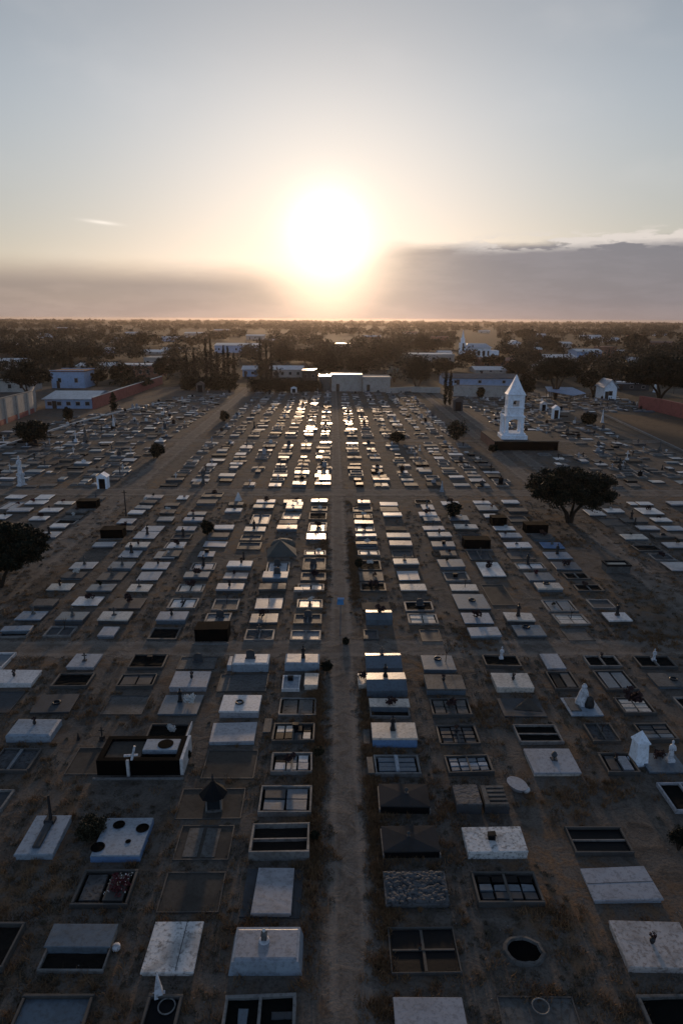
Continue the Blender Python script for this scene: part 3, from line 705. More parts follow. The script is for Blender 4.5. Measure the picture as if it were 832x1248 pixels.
        k_ = MB(); k_.box(X0, X0 + .055, Y0, Y1, U, h * .7); k_.build('kerb', 'kerb', root)
        k_ = MB(); k_.box(X1 - .055, X1, Y0, Y1, U, h * .7); k_.build('kerb', 'kerb', root)
        s_ = MB(); s_.frustum(X0 + .03, X1 - .03, Y0 + .03, Y1 - .03, h + .002, h + .06, 0.0); s_.frustum(X0 + .03, X1 - .03, Y0 + .03, Y1 - .03, h + .06, h + .12, w * .44, d * .44); s_.build('hipped_cover', top, root); bh = h + .12
    elif kd == 'bevel':
        b_ = MB(); b_.frustum(X0, X1, Y0, Y1, U, h, .14, .10); b_.build('base', base, root)
        s_ = MB(); s_.frustum(X0 + .14, X1 - .14, Y0 + .10, Y1 - .10, h - .05, h + .03, .09, .14); s_.build('slab', top, root); bh = h + .03
    elif kd == 'ridge':
        rp = kw.get('rp', .5); ym = Y0 + d * rp; rh = h + .22
        b_ = MB(); b_.box(X0, X1, Y0, Y1, U, h - .06); b_.build('base', base, root)
        s_ = MB(); s_.add([(X0, Y0, h - .058), (X1, Y0, h - .058), (X1, ym, rh), (X0, ym, rh), (X0, ym, h - .058), (X1, ym, h - .058)], [(0, 1, 2, 3), (0, 3, 4), (1, 5, 2)]); s_.build('front_slope', base, root)
        t_ = MB(); t_.add([(X0, ym, rh), (X1, ym, rh), (X1, Y1, rh - .10), (X0, Y1, rh - .10), (X0, Y1, h - .058), (X1, Y1, h - .058), (X0, ym, h - .058), (X1, ym, h - .058)], [(0, 1, 2, 3), (3, 2, 5, 4), (0, 3, 4, 6), (1, 7, 5, 2)]); t_.build('back_slab', top, root); bh = rh
    elif kd in ('kerb', 'dkerb', 'pair', 'quad'):
        dark = tn in ('black', 'darkgrey')
        kerbmesh(h, kw.get('t', .09) if near else .14, kw.get('kerb', 'darkkerb' if dark and rnd.random() < .7 else 'kerb'))
        bm = kw.get('bed', 'darksoil' if tn == 'black' else {'darkgrey': 'darkgrey', 'brown': 'soil', 'grey': 'gravel', 'slate': 'slate'}.get(tn, tn))
        bh = h * .45
        if kd == 'kerb' or kd == 'dkerb': bed(bh, bm)
        else: bed(.03, 'darksoil')
        if kw.get('side'):
            z_ = MB(); z_.box(X1 + .003, X1 + .09, Y0, Y1, U, h + .12, .01); z_.build('side_kerb', kw['side'], root)
        if kd == 'dkerb':
            z_ = MB()
            if kw.get('hdiv') or kw.get('cross'): z_.box(X0 + .095, X1 - .095, -.03, .03, 0, h * .8)
            if not kw.get('hdiv'): z_.box(-.07 if 'div' in kw else -.045, .07 if 'div' in kw else .045, Y0 + .095, Y1 - .095, 0, h * .98 if not kw.get('cross') else h * .7)
            z_.build('divider', kw.get('div', kw.get('kerb', 'kerb')), root)
            if kw.get('inner'):
                z_ = MB(); z_.box(X0 + .45, -.35, Y0 + .3, Y1 - .4, 0, h * .7, .02); z_.build('inner_slab', 'slate', root)
                z_ = MB(); z_.box(.35, 1.0, Y0 + .5, Y1 - .5, 0, h * .6, .02); z_.build('inner_slab', 'darkgrey', root)
        if kd in ('pair', 'quad'):
            nx, ny = (2, 1) if kd == 'pair' else (kw.get('nx', 2), kw.get('ny', 2))
            mix = kw.get('mix', (tn,)); t = .16; gp = .07 if kd == 'quad' else .12
            if kw.get('div'):
                z_ = MB(); z_.box(-.09, .09, Y0 + .095, Y1 - .095, 0, h + .06, .02); z_.build('divider', kw['div'], root)
            cw = (w - 2 * t) / nx; cd = (d - 2 * t) / ny
            if nx >= 3:
                z_ = MB(); z_.box(-.045, .045, Y0 + .095, Y1 - .095, 0, h - .01, .01); z_.build('divider', kw.get('kerb', 'kerb'), root)
            for i in range(nx):
                for j in range(ny):
                    cx, cy = X0 + t + cw * (i + .5), Y0 + t + cd * (j + .5)
                    mm = mix[(i * ny + j) % len(mix)]
                    hh = h - .02 - rnd.uniform(0, .05)
                    s_ = MB(); a = math.radians(rnd.gauss(0, .8))
                    s_.box(cx - cw / 2 + gp / 2, cx + cw / 2 - gp / 2, cy - cd / 2 + gp / 2, cy + cd / 2 - gp / 2, 0, hh, .012)
                    s_.build('slab', mm, root)
            bh = h - .02
            if kw.get('redfl'):
                f_ = MB(); 
                for _ in range(22): f_.quadlump(X1 * .5 + rnd.uniform(-.35, .35), rnd.uniform(Y0 + .3, Y1 - .3), h + .05, .12, .12, .1, 14, .05, rnd)
                f_.build('flowers', 'redflower', root)
                f_ = MB(); 
                for _ in range(26): f_.quadlump(X1 * .5 + rnd.uniform(-.4, .4), rnd.uniform(Y0 + .3, Y1 - .3), h + .16, .03, .03, .02, 2, .025, rnd)
                f_.build('flowers', 'whiteflower', root)
    elif kd == 'flat':
        s_ = MB(); s_.box(X0, X1, Y0, Y1, U, .025); s_.build('slab', tn, root)
        k_ = MB(); t = .05
        k_.box(X0 - t, X1 + t, Y0 - t, Y0 - .002, U, .06); k_.box(X0 - t, X1 + t, Y1 + .002, Y1 + t, U, .06); k_.box(X0 - t, X0 - .002, Y0, Y1, U, .058); k_.box(X1 + .002, X1 + t, Y0, Y1, U, .058); k_.build('kerb', 'darkkerb', root)
        bh = .026
        if kw.get('strips'):
            for cx in (-.45, .25):
                z_ = MB(); z_.box(cx - .28, cx + .28, Y0 + .1, Y1 - .1, .027, .05, .008); z_.build('concrete_strip', 'grey', root)
    elif kd == 'chamber':
        b_ = MB(); b_.box(X0, X1, Y0, Y1, U, h); b_.build('walls', 'void', root)
        s_ = MB(); s_.box(X0 - .03, X1 + .03, Y0 - .03, Y1 + .03, h + .002, h + .05, .02); s_.build('slab', 'void', root)
        k_ = MB(); k_.box(X0 - .08, X1 + .08, Y0 - .5, Y0 - .42, U, .12); k_.build('kerb', 'kerb', root)
        bh = h + .07
    elif kd == 'half':
        ym = Y0 + d * .45
        kerbmesh(.16, .07, 'kerb'); bed(.03, 'soil', .06, y1=ym)
        b_ = MB(); b_.box(X0 + .075, X1 - .075, ym, Y1 - .075, U, h - .06); b_.build('base', 'slate', root)
        s_ = MB(); s_.box(X0 - .02, X1 + .02, ym - .03, Y1 + .02, h - .058, h, .02); s_.build('slab', top, root); bh = h
    elif kd == 'holes':
        b_ = MB(); b_.box(X0, X1, Y0, Y1, U, h - .06); b_.build('base', 'blue', root)
        s_ = MB(); s_.box(X0, X1, Y0, Y1, h - .058, h, .015); s_.build('slab', top, root)
        for hx, hy, hr in ((-.34, .62, .22), (.66, .42, .24), (-.78, -.62, .25), (.30, -.32, .09)):
            z_ = MB(); z_.lathe([(hr, 0), (hr + .02, .012), (hr + .02, .02), (hr - .02, .021), (hr - .03, .004)], 22, hx, hy, h + .004); z_.build('opening', 'void', root)
    elif kd == 'twin':
        b_ = MB(); b_.box(X0, -.06, Y0, Y1, U, h - .05); b_.build('base', 'darkgrey', root)
        s_ = MB(); s_.box(X0, -.04, Y0, Y1, h - .048, h, .02); s_.build('slab', 'rubble', root)
        b_ = MB(); b_.box(.08, X1, Y0, Y1, U, h - .16); b_.build('base', 'darkgrey', root)
        s_ = MB()
        for k in range(5):
            y = Y0 + .03 + (d - .2) * k / 4; s_.box(.32, X1 - .02, y, y + .13, h - .158, h - .04)
        s_.box(.1, .31, Y0 + .03, Y1 - .03, h - .158, h - .02, .01); s_.build('lattice', 'grey', root)
    # ornaments
    sc = (.72 if near else .85) * kw.get('big', 1.0)
    o = q['orn']
    if o in ORN: ORN[o][0](root, bh, rnd.uniform(-.12, .12), rnd.uniform(-.05, .45) if kd not in ('slab', 'hip', 'bevel') else rnd.uniform(0, .2), **({} if o == 'head' else {'s': sc * (1.3 if o in ('bush',) else 1.0)}))
    if o is None and kd in ('slab', 'low', 'pair', 'dkerb') and rnd.random() < .45 and w > 1.2 and not near:
        o_bush(root, bh, rnd.uniform(-.5, .5), rnd.uniform(.1, .6), rnd.uniform(.4, .75), rnd.choice(('flower', 'flower', 'leaf', 'whiteflower', 'redflower')))
    if kw.get('extra') in ORN: ORN[kw['extra']][0](root, bh, w * .24, .1)
    if o == 'longcross':
        m = MB(); m.box(-.14, .14, Y0 + .25, Y1 - .25, bh, bh + .10, .02); m.build('cross_shaft', 'darkgrey', root)
        m = MB(); m.tube((0.02, Y1 - .35, bh), (-.02, Y1 - .2, bh + 1.15), .08, .045, 8); m.box(-.2, .2, Y1 - .5, Y1 - .15, bh, bh + .16, .03); m.build('cross', 'iron', root)
    if o == 'ring':
        m = MB(); n = 24
        for k in range(n):
            a, b = 2 * math.pi * k / n, 2 * math.pi * (k + 1) / n
            m.tube((.1 + .25 * math.cos(a), .3 + .25 * math.sin(a), .12), (.1 + .25 * math.cos(b), .3 + .25 * math.sin(b), .12), .022, .022, 6)
        m.build('metal_ring', 'kerb', root)
    if o == 'draped':
        m = MB(); m.lathe([(.42, 0), (.40, .2), (.30, .5), (.24, .75), (.14, .95), (.15, 1.08), (.08, 1.2), (.01, 1.24)], 14, .1, .2, bh, 1, .7); m.build('statue', 'statue', root)
        m = MB(); m.lathe([(.22, 0), (.24, .2), (.16, .5), (.1, .62), (.02, .66)], 10, .35, -.12, bh, 1.1, .8); m.build('kneeling_figure', 'iron', root)
        m = MB(); m.box(-w * .42, -w * .1, -d * .3, d * .42, bh, bh + .06, .02); m.build('inner_slab', 'grey', root)
    return root
JIT[0] = 0.011
for q in GR: grave(q)
JIT[0] = 0.0

# ------------------------------------------------------------------ the far rows: too many to count one by one
def far_graves():
    rn = random.Random(31)
    tones = ['white', 'cream', 'lilac', 'paleblue', 'slate', 'grey', 'darkgrey', 'black', 'kerb', 'brown']
    wt = [9, 6, 9, 8, 15, 17, 22, 18, 5, 8]
    m = MB()
    def one(x, y, w, d, h, mi, tx, ty):
        k0 = len(m.v)
        m.box(x - w / 2, x + w / 2, y - d / 2, y + d / 2, -.1, h, .03, mi)
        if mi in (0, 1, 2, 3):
            for fi in (-1, -2, -3, -4, -5, -6, -7, -8): m.m[fi] = 6 if rn.random() < .7 else 4  # sides of pale boxes coloured darker, painting in their shade
        for i in range(k0, len(m.v)):
            a, b, c = m.v[i]
            if c > 0: m.v[i] = (a, b, c + (a - x) * tx + (b - y) * ty)
    def plot(x, y, w, d):
        t = rn.random(); mi = rn.choices(range(10), wt)[0]
        tx, ty = rn.gauss(0, .012), rn.gauss(0, .014)
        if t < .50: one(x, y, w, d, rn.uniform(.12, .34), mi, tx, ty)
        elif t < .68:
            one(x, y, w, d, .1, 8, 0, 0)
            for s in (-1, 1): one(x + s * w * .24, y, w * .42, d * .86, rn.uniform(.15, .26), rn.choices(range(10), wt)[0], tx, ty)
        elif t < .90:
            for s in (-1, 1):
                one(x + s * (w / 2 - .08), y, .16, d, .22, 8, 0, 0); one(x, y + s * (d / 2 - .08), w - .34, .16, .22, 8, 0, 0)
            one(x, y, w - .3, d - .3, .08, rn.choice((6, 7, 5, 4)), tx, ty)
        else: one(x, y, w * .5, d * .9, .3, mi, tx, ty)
        if rn.random() < .30:
            q = rn.choice((0, 2, 6, 7)); hh = rn.uniform(.6, 1.2)
            m.box(x - .05, x + .05, y + d * .3 - .04, y + d * .3 + .04, 0, hh, 0, q)
            if rn.random() < .6: m.box(x - .22, x + .22, y + d * .3 - .035, y + d * .3 + .035, hh * .68, hh * .68 + .1, 0, q)
            else: m.box(x - .28, x + .28, y + d * .3 - .06, y + d * .3 + .06, 0, hh * .8, .03, q)
    L = [-1.25, -4.1, -7.1, -10.2, -13.6, -17.0, -20.0]; Rr = [3.35, 6.3, 9.8, 12.6, 16.0, 18.8, 21.4]
    y = CROSS[1] + 3.4
    while y < 196:
        if abs(y - CROSS[2]) > 2.4:
            for x in L + Rr:
                if rn.random() < .90: plot(x + rn.gauss(0, .14), y + rn.gauss(0, .22), rn.uniform(1.4, 2.25), rn.uniform(1.1, 1.9))
        y += 2.43
    # outer blocks, less regular
    y = CROSS[1] + 3.2
    while y < 192:
        if abs(y - CROSS[2]) > 2.0:
            x = -28.6
            edge = -62 + max(0, (y - 118)) * .36
            while x > edge:
                if rn.random() < .90: plot(x + rn.gauss(0, .5), y + rn.gauss(0, .5), rn.uniform(1.1, 2.2), rn.uniform(.9, 1.9))
                x -= rn.uniform(2.5, 3.1)
            x = 33.0
            while x < 76:
                p = (x - CL.x) / (y * .962 + 5.4) * 832 + 404
                hit_plat = 25.5 < x < 40.5 and 103 < y < 118.5
                inf = x > 49 + max(0, 145 - y) * .1 and y > 107 and y < 152
                inf = inf or (y > 150 and 58 < x) and y < 155
                niche = False
                if rn.random() < .90 and not hit_plat and not inf: plot(x + rn.gauss(0, .5), y + rn.gauss(0, .5), rn.uniform(1.1, 2.2), rn.uniform(.9, 1.9))
                x += rn.uniform(2.5, 3.2)
        y += 2.5
    # a few outer plots nearer than the far crossing on both wings, mostly off to the side
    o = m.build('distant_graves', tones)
    tag(o, 'mass of small pale and dark graves in the far rows beyond the far crossing', 'graves', kind='stuff')
far_graves()

# ------------------------------------------------------------------ dry grass
def quads_object(name, P, U, V, mat):
    n = len(P)
    co = np.empty((n, 3, 3), np.float32)
    co[:, 0] = P - V; co[:, 1] = P + V; co[:, 2] = P + U
    me = bpy.data.meshes.new(name)
    me.vertices.add(n * 3); me.vertices.foreach_set('co', co.reshape(-1))
    me.loops.add(n * 3); me.loops.foreach_set('vertex_index', np.arange(n * 3, dtype=np.int32))
    me.polygons.add(n); me.polygons.foreach_set('loop_start', np.arange(0, n * 3, 3, dtype=np.int32))
    try: me.polygons.foreach_set('loop_total', np.full(n, 3, dtype=np.int32))
    except Exception: pass
    me.update(calc_edges=True)
    me.materials.append(MT[mat] if isinstance(mat, str) else mat)
    o = bpy.data.objects.new(name, me); COL.objects.link(o); return o
MT['drygrass'] = leafmat('dry_grass_blades', (0.19, 0.115, 0.06), (0.28, 0.155, 0.075))
MT['olgrass'] = leafmat('grey_grass_blades', (0.10, 0.082, 0.058), (0.16, 0.125, 0.08))
def grass():
    r = np.random.default_rng(5)
    occ = [(q['x'], q['y'], q['w'] / 2, q['d'] / 2) for q in GR] + [(at(638, 1160).x, at(638, 1160).y, .8, .7), (at(170, 945).x, at(170, 945).y + 1.2, 1.9, 1.4)]
    for nm, mat, nt_, lo in (('dry_grass', 'drygrass', 2600, 1), ('low_grass', 'olgrass', 3400, 0)):
        cx = []; cy = []
        while len(cx) < nt_:
            y = 13 + 62 * r.random() ** 1.5
            if lo and r.random() < .42: x = .55 + r.choice([-1, 1]) * (1.05 + abs(r.normal(0, .35)))
            else: x = r.uniform(-.56, .56) * (y + 6)
            if abs(x - .6) < .62 or abs(y - CROSS[0]) < 1.1: continue
            s = math.sin(x * .31 + 1.3) * math.cos(y * .23 + x * .11) + r.normal(0, .35)
            if s < -.1: continue
            if any(abs(x - a) < w + .02 and abs(y - b) < d + .02 for a, b, w, d in occ): continue
            cx.append(x); cy.append(y)
        if lo:
            for px_, py_, r_, c_ in ((378, 1040, .7, 40), (470, 1105, .5, 34), (470, 1180, .5, 30), (466, 1225, .5, 30), (305, 1126, .9, 40), (384, 905, .5, 26), (384, 850, .4, 22), (385, 950, .4, 20), (570, 782, 1.6, 60), (690, 975, 1.3, 40), (740, 965, .8, 26), (680, 1120, .6, 24), (660, 1215, .5, 20), (590, 870, 1.2, 40), (545, 985, .6, 24), (100, 860, 1.2, 40), (170, 865, 1.6, 40), (50, 730, 3.0, 80), (690, 660, 1.8, 60), (800, 780, 2.0, 70), (470, 940, .4, 18)):
                p_ = at(px_, py_)
                for _ in range(c_):
                    x, y = p_.x + r.normal(0, r_ * .6), p_.y + r.normal(0, r_ * .6)
                    if not any(abs(x - a) < w + .02 and abs(y - b) < d + .02 for a, b, w, d in occ): cx.append(x); cy.append(y)
        nt_ = len(cx)
        k = 34
        C = np.repeat(np.stack([cx, cy, np.zeros(nt_)], 1), k, 0)
        rad = np.repeat(r.uniform(.08, .34, nt_), k)
        n = nt_ * k
        a = r.uniform(0, 2 * np.pi, n); q = np.sqrt(r.random(n)) * rad
        P = C + np.stack([np.cos(a) * q, np.sin(a) * q, np.full(n, -.005)], 1)
        h = r.uniform(.05, .20, n) * (1.2 if lo else .6)
        a2 = r.uniform(0, 2 * np.pi, n)
        U = np.stack([np.cos(a2) * h * .7, np.sin(a2) * h * .7, h], 1)
        a3 = r.uniform(0, 2 * np.pi, n)
        V = np.stack([np.cos(a3), np.sin(a3), np.zeros(n)], 1) * .016
        tag(quads_object(nm, P, U, V, mat), 'orange dry grass tufts along the path and between the graves' if lo else 'short grey brown grass scattered over the bare ground', 'grass', kind='stuff')
    m = MB(); rn = random.Random(3)
    for _ in range(1500):
        y = 13 + 50 * rn.random() ** 1.4; x = rn.uniform(-.55, .55) * (y + 6); s = rn.uniform(.008, .03)
        m.lathe([(s, -.01), (s * .9, s * .5), (s * .3, s * .9)], 5, x, y, 0, rn.uniform(.7, 1.4), 1)
    tag(m.build('pebbles', 'kerb'), 'small pebbles and crumbs of stone strewn over the earth', 'pebbles', kind='stuff')
grass()

# ------------------------------------------------------------------ trees and shrubs
def leaves(name, clumps, per, size, mat, parent, seed, flat=1.0):
    r = np.random.default_rng(seed)
    c = np.array(clumps, float)
    n = len(c) * per
    C = np.repeat(c, per, 0)
    d = r.normal(0, 1, (n, 3)); d /= np.linalg.norm(d, axis=1)[:, None]
    P = C[:, :3] + d * C[:, 3:6] * (r.random(n) ** .45)[:, None]
    P[:, 2] = np.maximum(P[:, 2], .02)
    s = size * r.uniform(.55, 1.35, n)
    U = r.normal(0, 1, (n, 3)); U /= np.linalg.norm(U, axis=1)[:, None]; 
    V = np.cross(U, r.normal(0, 1, (n, 3))); V /= np.linalg.norm(V, axis=1)[:, None]
    o = quads_object(name, P, U * s[:, None] * 1.5, V * s[:, None] * .6, mat)
    if parent is not None: o.parent = parent
    return o
_seed = [100]
def pz(px, py, Y):
    d = ray(px, py); t = Y / d.y; return CAM_H + t * d.z
def bush(px, yb, wpx, yt, label, mat='leaf', name='round_shrub', cat='shrub', dens=1.0, fl=.8):
    p = at(px, yb); sc = scale_at(p); rx = wpx * sc / 2; H = max(.25, pz(px, yt, p.y + rx * .4)); _seed[0] += 1
    rn = random.Random(_seed[0])
    root = empty(name, (p.x, p.y, 0), 0, label, cat)
    t = MB()
    for k in range(5):
        a = k * 1.257; t.tube((0, 0, -.05), (rx * .45 * math.cos(a), rx * .45 * math.sin(a), H * .6), rx * .05 + .01, rx * .02 + .004)
    t.build('stems', 'bark', root)
    cl = []
    for _ in range(46):
        while True:
            a, b, c = rn.uniform(-1, 1), rn.uniform(-1, 1), rn.uniform(-1, 1)
            if a * a + b * b + c * c < 1: break
        cl.append((a * rx * .72, b * rx * .72, H * .52 + c * H * .36, rx * .30, rx * .30, H * .18))
    leaves('foliage', cl, int(80 * dens), max(.025, sc * 1.2, rx * .07), mat, root, _seed[0])
    return root
def tree(px, yb, wpx, ycb, yt, label, mat='leaf', spread=True, name='broad_tree', K=90, per=70, fl=None, stems=4, leaf=None, x=None):
    """base pixel, crown width, crown bottom and top rows"""
    p = at(px, yb); sc = scale_at(p); rx = wpx * sc / 2; _seed[0] += 1
    rn = random.Random(_seed[0])
    H = pz(px, yt, p.y); hb = max(.4, pz(px, ycb, p.y - rx * .4)); hc = (H + hb) / 2; rz = (H - hb) / 2
    root = empty(name, (p.x, p.y, 0), 0, label, 'tree')
    t = MB(); r0 = max(.1, H * .035)
    tips = []
    for k in range(stems):
        a = 2 * math.pi * k / stems + rn.uniform(-.4, .4)
        lean = rx * .28 if stems > 1 else rx * .08
        q = Vector((lean * math.cos(a), lean * .6 * math.sin(a), hb + rz * .2))
        mid = Vector((q.x * .35 + rn.uniform(-.1, .1), q.y * .35, q.z * .5))
        t.tube((rn.uniform(-.1, .1), 0, -.15), mid, r0, r0 * .72, 8); t.tube(mid, q, r0 * .74, r0 * .45, 7)
        for j in range(5):
            b = a + rn.uniform(-1.2, 1.2); f = rn.uniform(.45, .85)
            e = Vector((rx * f * math.cos(b), rx * f * math.sin(b), hc + rz * rn.uniform(-.3, .7)))
            mm = (q + e) / 2 + Vector((0, 0, -rz * .12))
            t.tube(q, mm, r0 * .4, r0 * .25, 6); t.tube(mm, e, r0 * .26, r0 * .07, 5)
    t.build('trunk', 'bark', root)
    cl = []
    for _ in range(K):
        while True:
            a, b, c = rn.uniform(-1, 1), rn.uniform(-1, 1), rn.uniform(-.85, 1)
            rr = a * a + b * b + c * c
            if .12 < rr < 1: break
        s = rn.uniform(.10, .20)
        cl.append((a * rx * .88, b * rx * .88, hc + c * rz * .86 - (a * a + b * b) * rz * .15, rx * s, rx * s, max(rz * s * 1.1, rx * s * .45)))
    leaves('crown', cl, per, leaf or max(.06, sc * 1.1), mat, root, _seed[0])
    return root
def cypress(px, yb, wpx, yt, label, group=None):
    p = at(px, yb); sc = scale_at(p); rx = wpx * sc / 2; H = pz(px, yt, p.y); _seed[0] += 1; rn = random.Random(_seed[0])
    root = empty('cypress_tree', (p.x, p.y, 0), 0, label, 'tree', group)
    t = MB(); t.tube((0, 0, -.2), (0, 0, H * .9), .16, .04, 7); t.build('trunk', 'bark', root)
    cl = []
    for k in range(46):
        f = k / 45; r = rx * (math.sin(math.pi * min(1, (f * .80 + .20))) ** .6) * rn.uniform(.8, 1.1)
        a = rn.uniform(0, 6.28)
        cl.append((r * .25 * math.cos(a), r * .25 * math.sin(a), H * (.05 + .93 * f), r * .72, r * .72, H * .03))
    leaves('crown', cl, 46, max(.12, sc * .8), 'cyp', root, _seed[0])

# big trees among the graves
tree(693, 637, 118, 624, 568, 'wide spreading dark tree with forked trunks beside the right dirt track', K=210, per=190, leaf=.12, stems=5)
tree(2, 716, 128, 700, 640, 'broad dense dark tree at the left edge beside the left track', K=260, per=220, leaf=.13, stems=3)
# shrubs
bush(41, 538, 46, 510, 'large dark domed shrub near the panelled concrete wall', dens=2.2)
bush(84, 513, 14, 496, 'small dark egg-shaped shrub in front of the blue warehouse')
cypress(139, 501, 12, 478, 'short stout dark cypress at the corner of the red wall')
bush(192, 558, 21, 539, 'round dark shrub beside the left track among far graves')
bush(274, 513, 14, 500, 'small olive round bush on the far end of the left track', 'dryleaf')
bush(253, 651, 19, 632, 'dark ragged bush growing between graves left of the path')
bush(552, 631, 25, 611, 'low dark bush spreading over a grave right of the path')
bush(556, 536, 32, 510, 'spiky olive shrub left of the white bell tower', 'dryleaf', dens=.7)
bush(484, 539, 24, 526, 'low dark shrub among the far graves right of the path')
bush(716, 518, 21, 502, 'round dark green shrub right of the white bell tower')
bush(600, 551, 13, 541, 'small dark shrub at the left front corner of the dark platform')
bush(113, 1018, 44, 992, 'wide low dark shrub between two pale blue slabs', 'dryleaf', dens=1.0)
bush(826, 1036, 30, 1004, 'dark bush at the right edge near white kerbed grave')
bush(383, 1023, 13, 1010, 'tiny dark bush on the path verge beside open kerbed grave')
bush(398, 818, 15, 804, 'small dark round bush beside the central path verge')
bush(421, 785, 9, 777, 'tiny black bush on the path at the near crossing')
bush(229, 925, 9, 913, 'tiny dark bush beside the tall walled black tomb')
bush(437, 692, 10, 680, 'small dark bush on the right verge of the central path')
bush(388, 921, 15, 908, 'scrubby brown bush on the left verge of the central path', 'dryleaf', dens=.5)
# boundary trees
tree(803, 487, 108, 474, 432, 'huge rounded dark tree behind the red boundary wall', K=260, per=150, stems=3, leaf=.3)
tree(676, 487, 62, 462, 434, 'flat-topped dark acacia behind the blue canopy', K=150, per=120, stems=4)
tree(722, 482, 50, 474, 449, 'broad low dark tree between acacia and white gabled house', K=80, per=80)
tree(508, 478, 38, 466, 434, 'leafy round tree beside the central sheds', 'dryleaf', K=80, per=80, stems=2)
tree(36, 486, 60, 474, 440, 'broad dark tree behind the panelled concrete wall', K=110, per=100, stems=3)
tree(480, 466, 22, 460, 447, 'small pale dry tree at the end of the block shed', 'palefol', K=40, per=40) if 'palefol' in MT else None
tree(640, 487, 24, 480, 455, 'dense dark tree directly behind the white bell tower', K=70, per=80, stems=1)
tree(118, 470, 30, 466, 450, 'bushy dark tree between white house and brick building', K=60, per=60)
tree(165, 476, 60, 472, 458, 'low spreading dark tree behind the red wall', K=70, per=60)
tree(600, 449, 34, 443, 432, 'small round dark tree in front of the white church', K=60, per=60)
tree(566, 447, 26, 443, 431, 'small dark tree left of the white church front', K=50, per=60)
bush(556, 480, 9, 474, 'small round shrub in front of the long blue-walled building')
bush(585, 484, 11, 472, 'taller round shrub in front of the long blue-walled building')
for a in [
 (150, 470, 34, 466, 441, 'rounded dark tree right of the white-blue house'),
 (205, 462, 40, 458, 434, 'dark tree left of the cypress row'),
 (60, 447, 44, 443, 425, 'broad far tree above the pale roofed shed'),
 (108, 441, 34, 438, 421, 'lumpy far tree beside the small blue-roofed house'),
 (20, 437, 40, 434, 416, 'far dark tree at the left edge of town'),
 (400, 460, 42, 456, 428, 'wide dark tree directly behind the long open shed'),
 (436, 462, 36, 458, 432, 'dark tree behind the grey block shed'),
 (462, 447, 34, 443, 420, 'round tree in the glow right of the sun-struck hall'),
 (376, 448, 34, 444, 424, 'dim tree behind the sun-mirroring hall'),
 (345, 446, 32, 442, 420, 'dim tree behind the blue-roofed hall'),
 (540, 458, 28, 454, 436, 'small dark tree behind the two dark cypresses'),
 (628, 462, 30, 458, 438, 'dark tree left of the flat-topped acacia'),
 (645, 446, 30, 442, 426, 'round far tree above the small pale shed'),
 (755, 463, 40, 459, 440, 'dark tree behind the white gabled house'),
 (775, 425, 34, 422, 407, 'far dark tree beyond the small white house'),
 (668, 428, 32, 425, 410, 'far dark tree left of small vivid blue roof'),
 (520, 430, 36, 427, 408, 'far broad tree left of the church spire'),
 (640, 415, 26, 412, 400, 'far tree right of the far gabled house'),
 (170, 424, 34, 420, 405, 'far tree above the bright blue hall on the left')]:
    tree(*a, K=80, per=80, stems=2)
# cypresses
CY = [(80.5, 462, 7, 427, 'shorter'), (89, 462, 8, 424, 'taller')]
for px, yb, w, yt, s in CY: cypress(px, yb, w, yt, s + ' of two cypresses behind the white house')
for i, (px, yt) in enumerate([(229, 429), (238, 428), (252.5, 412), (258.5, 408), (266, 429), (274, 421), (279, 422), (286, 430)]):
    cypress(px, 470, 6, yt, ['first', 'second', 'third', 'fourth and tallest', 'fifth', 'sixth', 'seventh', 'eighth'][i] + ' cypress from the left in the row behind the hedge', 'cypresses behind the hedge')
for i, (px, yt) in enumerate([(318, 412), (325.5, 418), (331, 418)]):
    cypress(px, 470, 4.6 if i else 6.5, yt, ['leafy tallest', 'slender middle', 'slender last'][i] + ' of three thin cypresses beside the blue-roofed hall', 'three thin cypresses by the hall')
cypress(542, 493, 7, 450, 'left of two dark cypresses before the long blue-walled building')
cypress(547.5, 494, 7, 452, 'right of two dark cypresses before the long blue-walled building')
# hedges along the far edge
def hedge(xa, xb, yb, yt, label, n=60, mat='leaf'):
    p0, p1 = at(xa, yb), at(xb, yb); H = pz((xa + xb) / 2, yt, p0.y); _seed[0] += 1; rn = random.Random(_seed[0])
    root = empty('hedge', ((p0.x + p1.x) / 2, p0.y, 0), 0, label, 'hedge'); w = (p1.x - p0.x) / 2
    t = MB()
    for k in range(9): t.tube((-w + 2 * w * (k + .5) / 9, 0, -.1), (-w + 2 * w * (k + .5) / 9 + .3, .3, H * .7), .12, .05)
    t.build('stems', 'bark', root)
    cl = [(rn.uniform(-w, w), rn.uniform(-1.8, 1.8), rn.uniform(.5, H * rn.uniform(.75, 1) - .5), 1.4, 1.2, .9) for _ in range(n)]
    leaves('foliage', cl, 90, .24, mat, root, _seed[0])
hedge(224, 290, 475, 454, 'tall dark clipped thicket below the row of cypresses', 150)
hedge(306, 366, 478, 459, 'long dark hedge in front of the blue-roofed hall', 120)
hedge(366, 389, 477, 462, 'short dark hedge between hall and central sheds', 50)

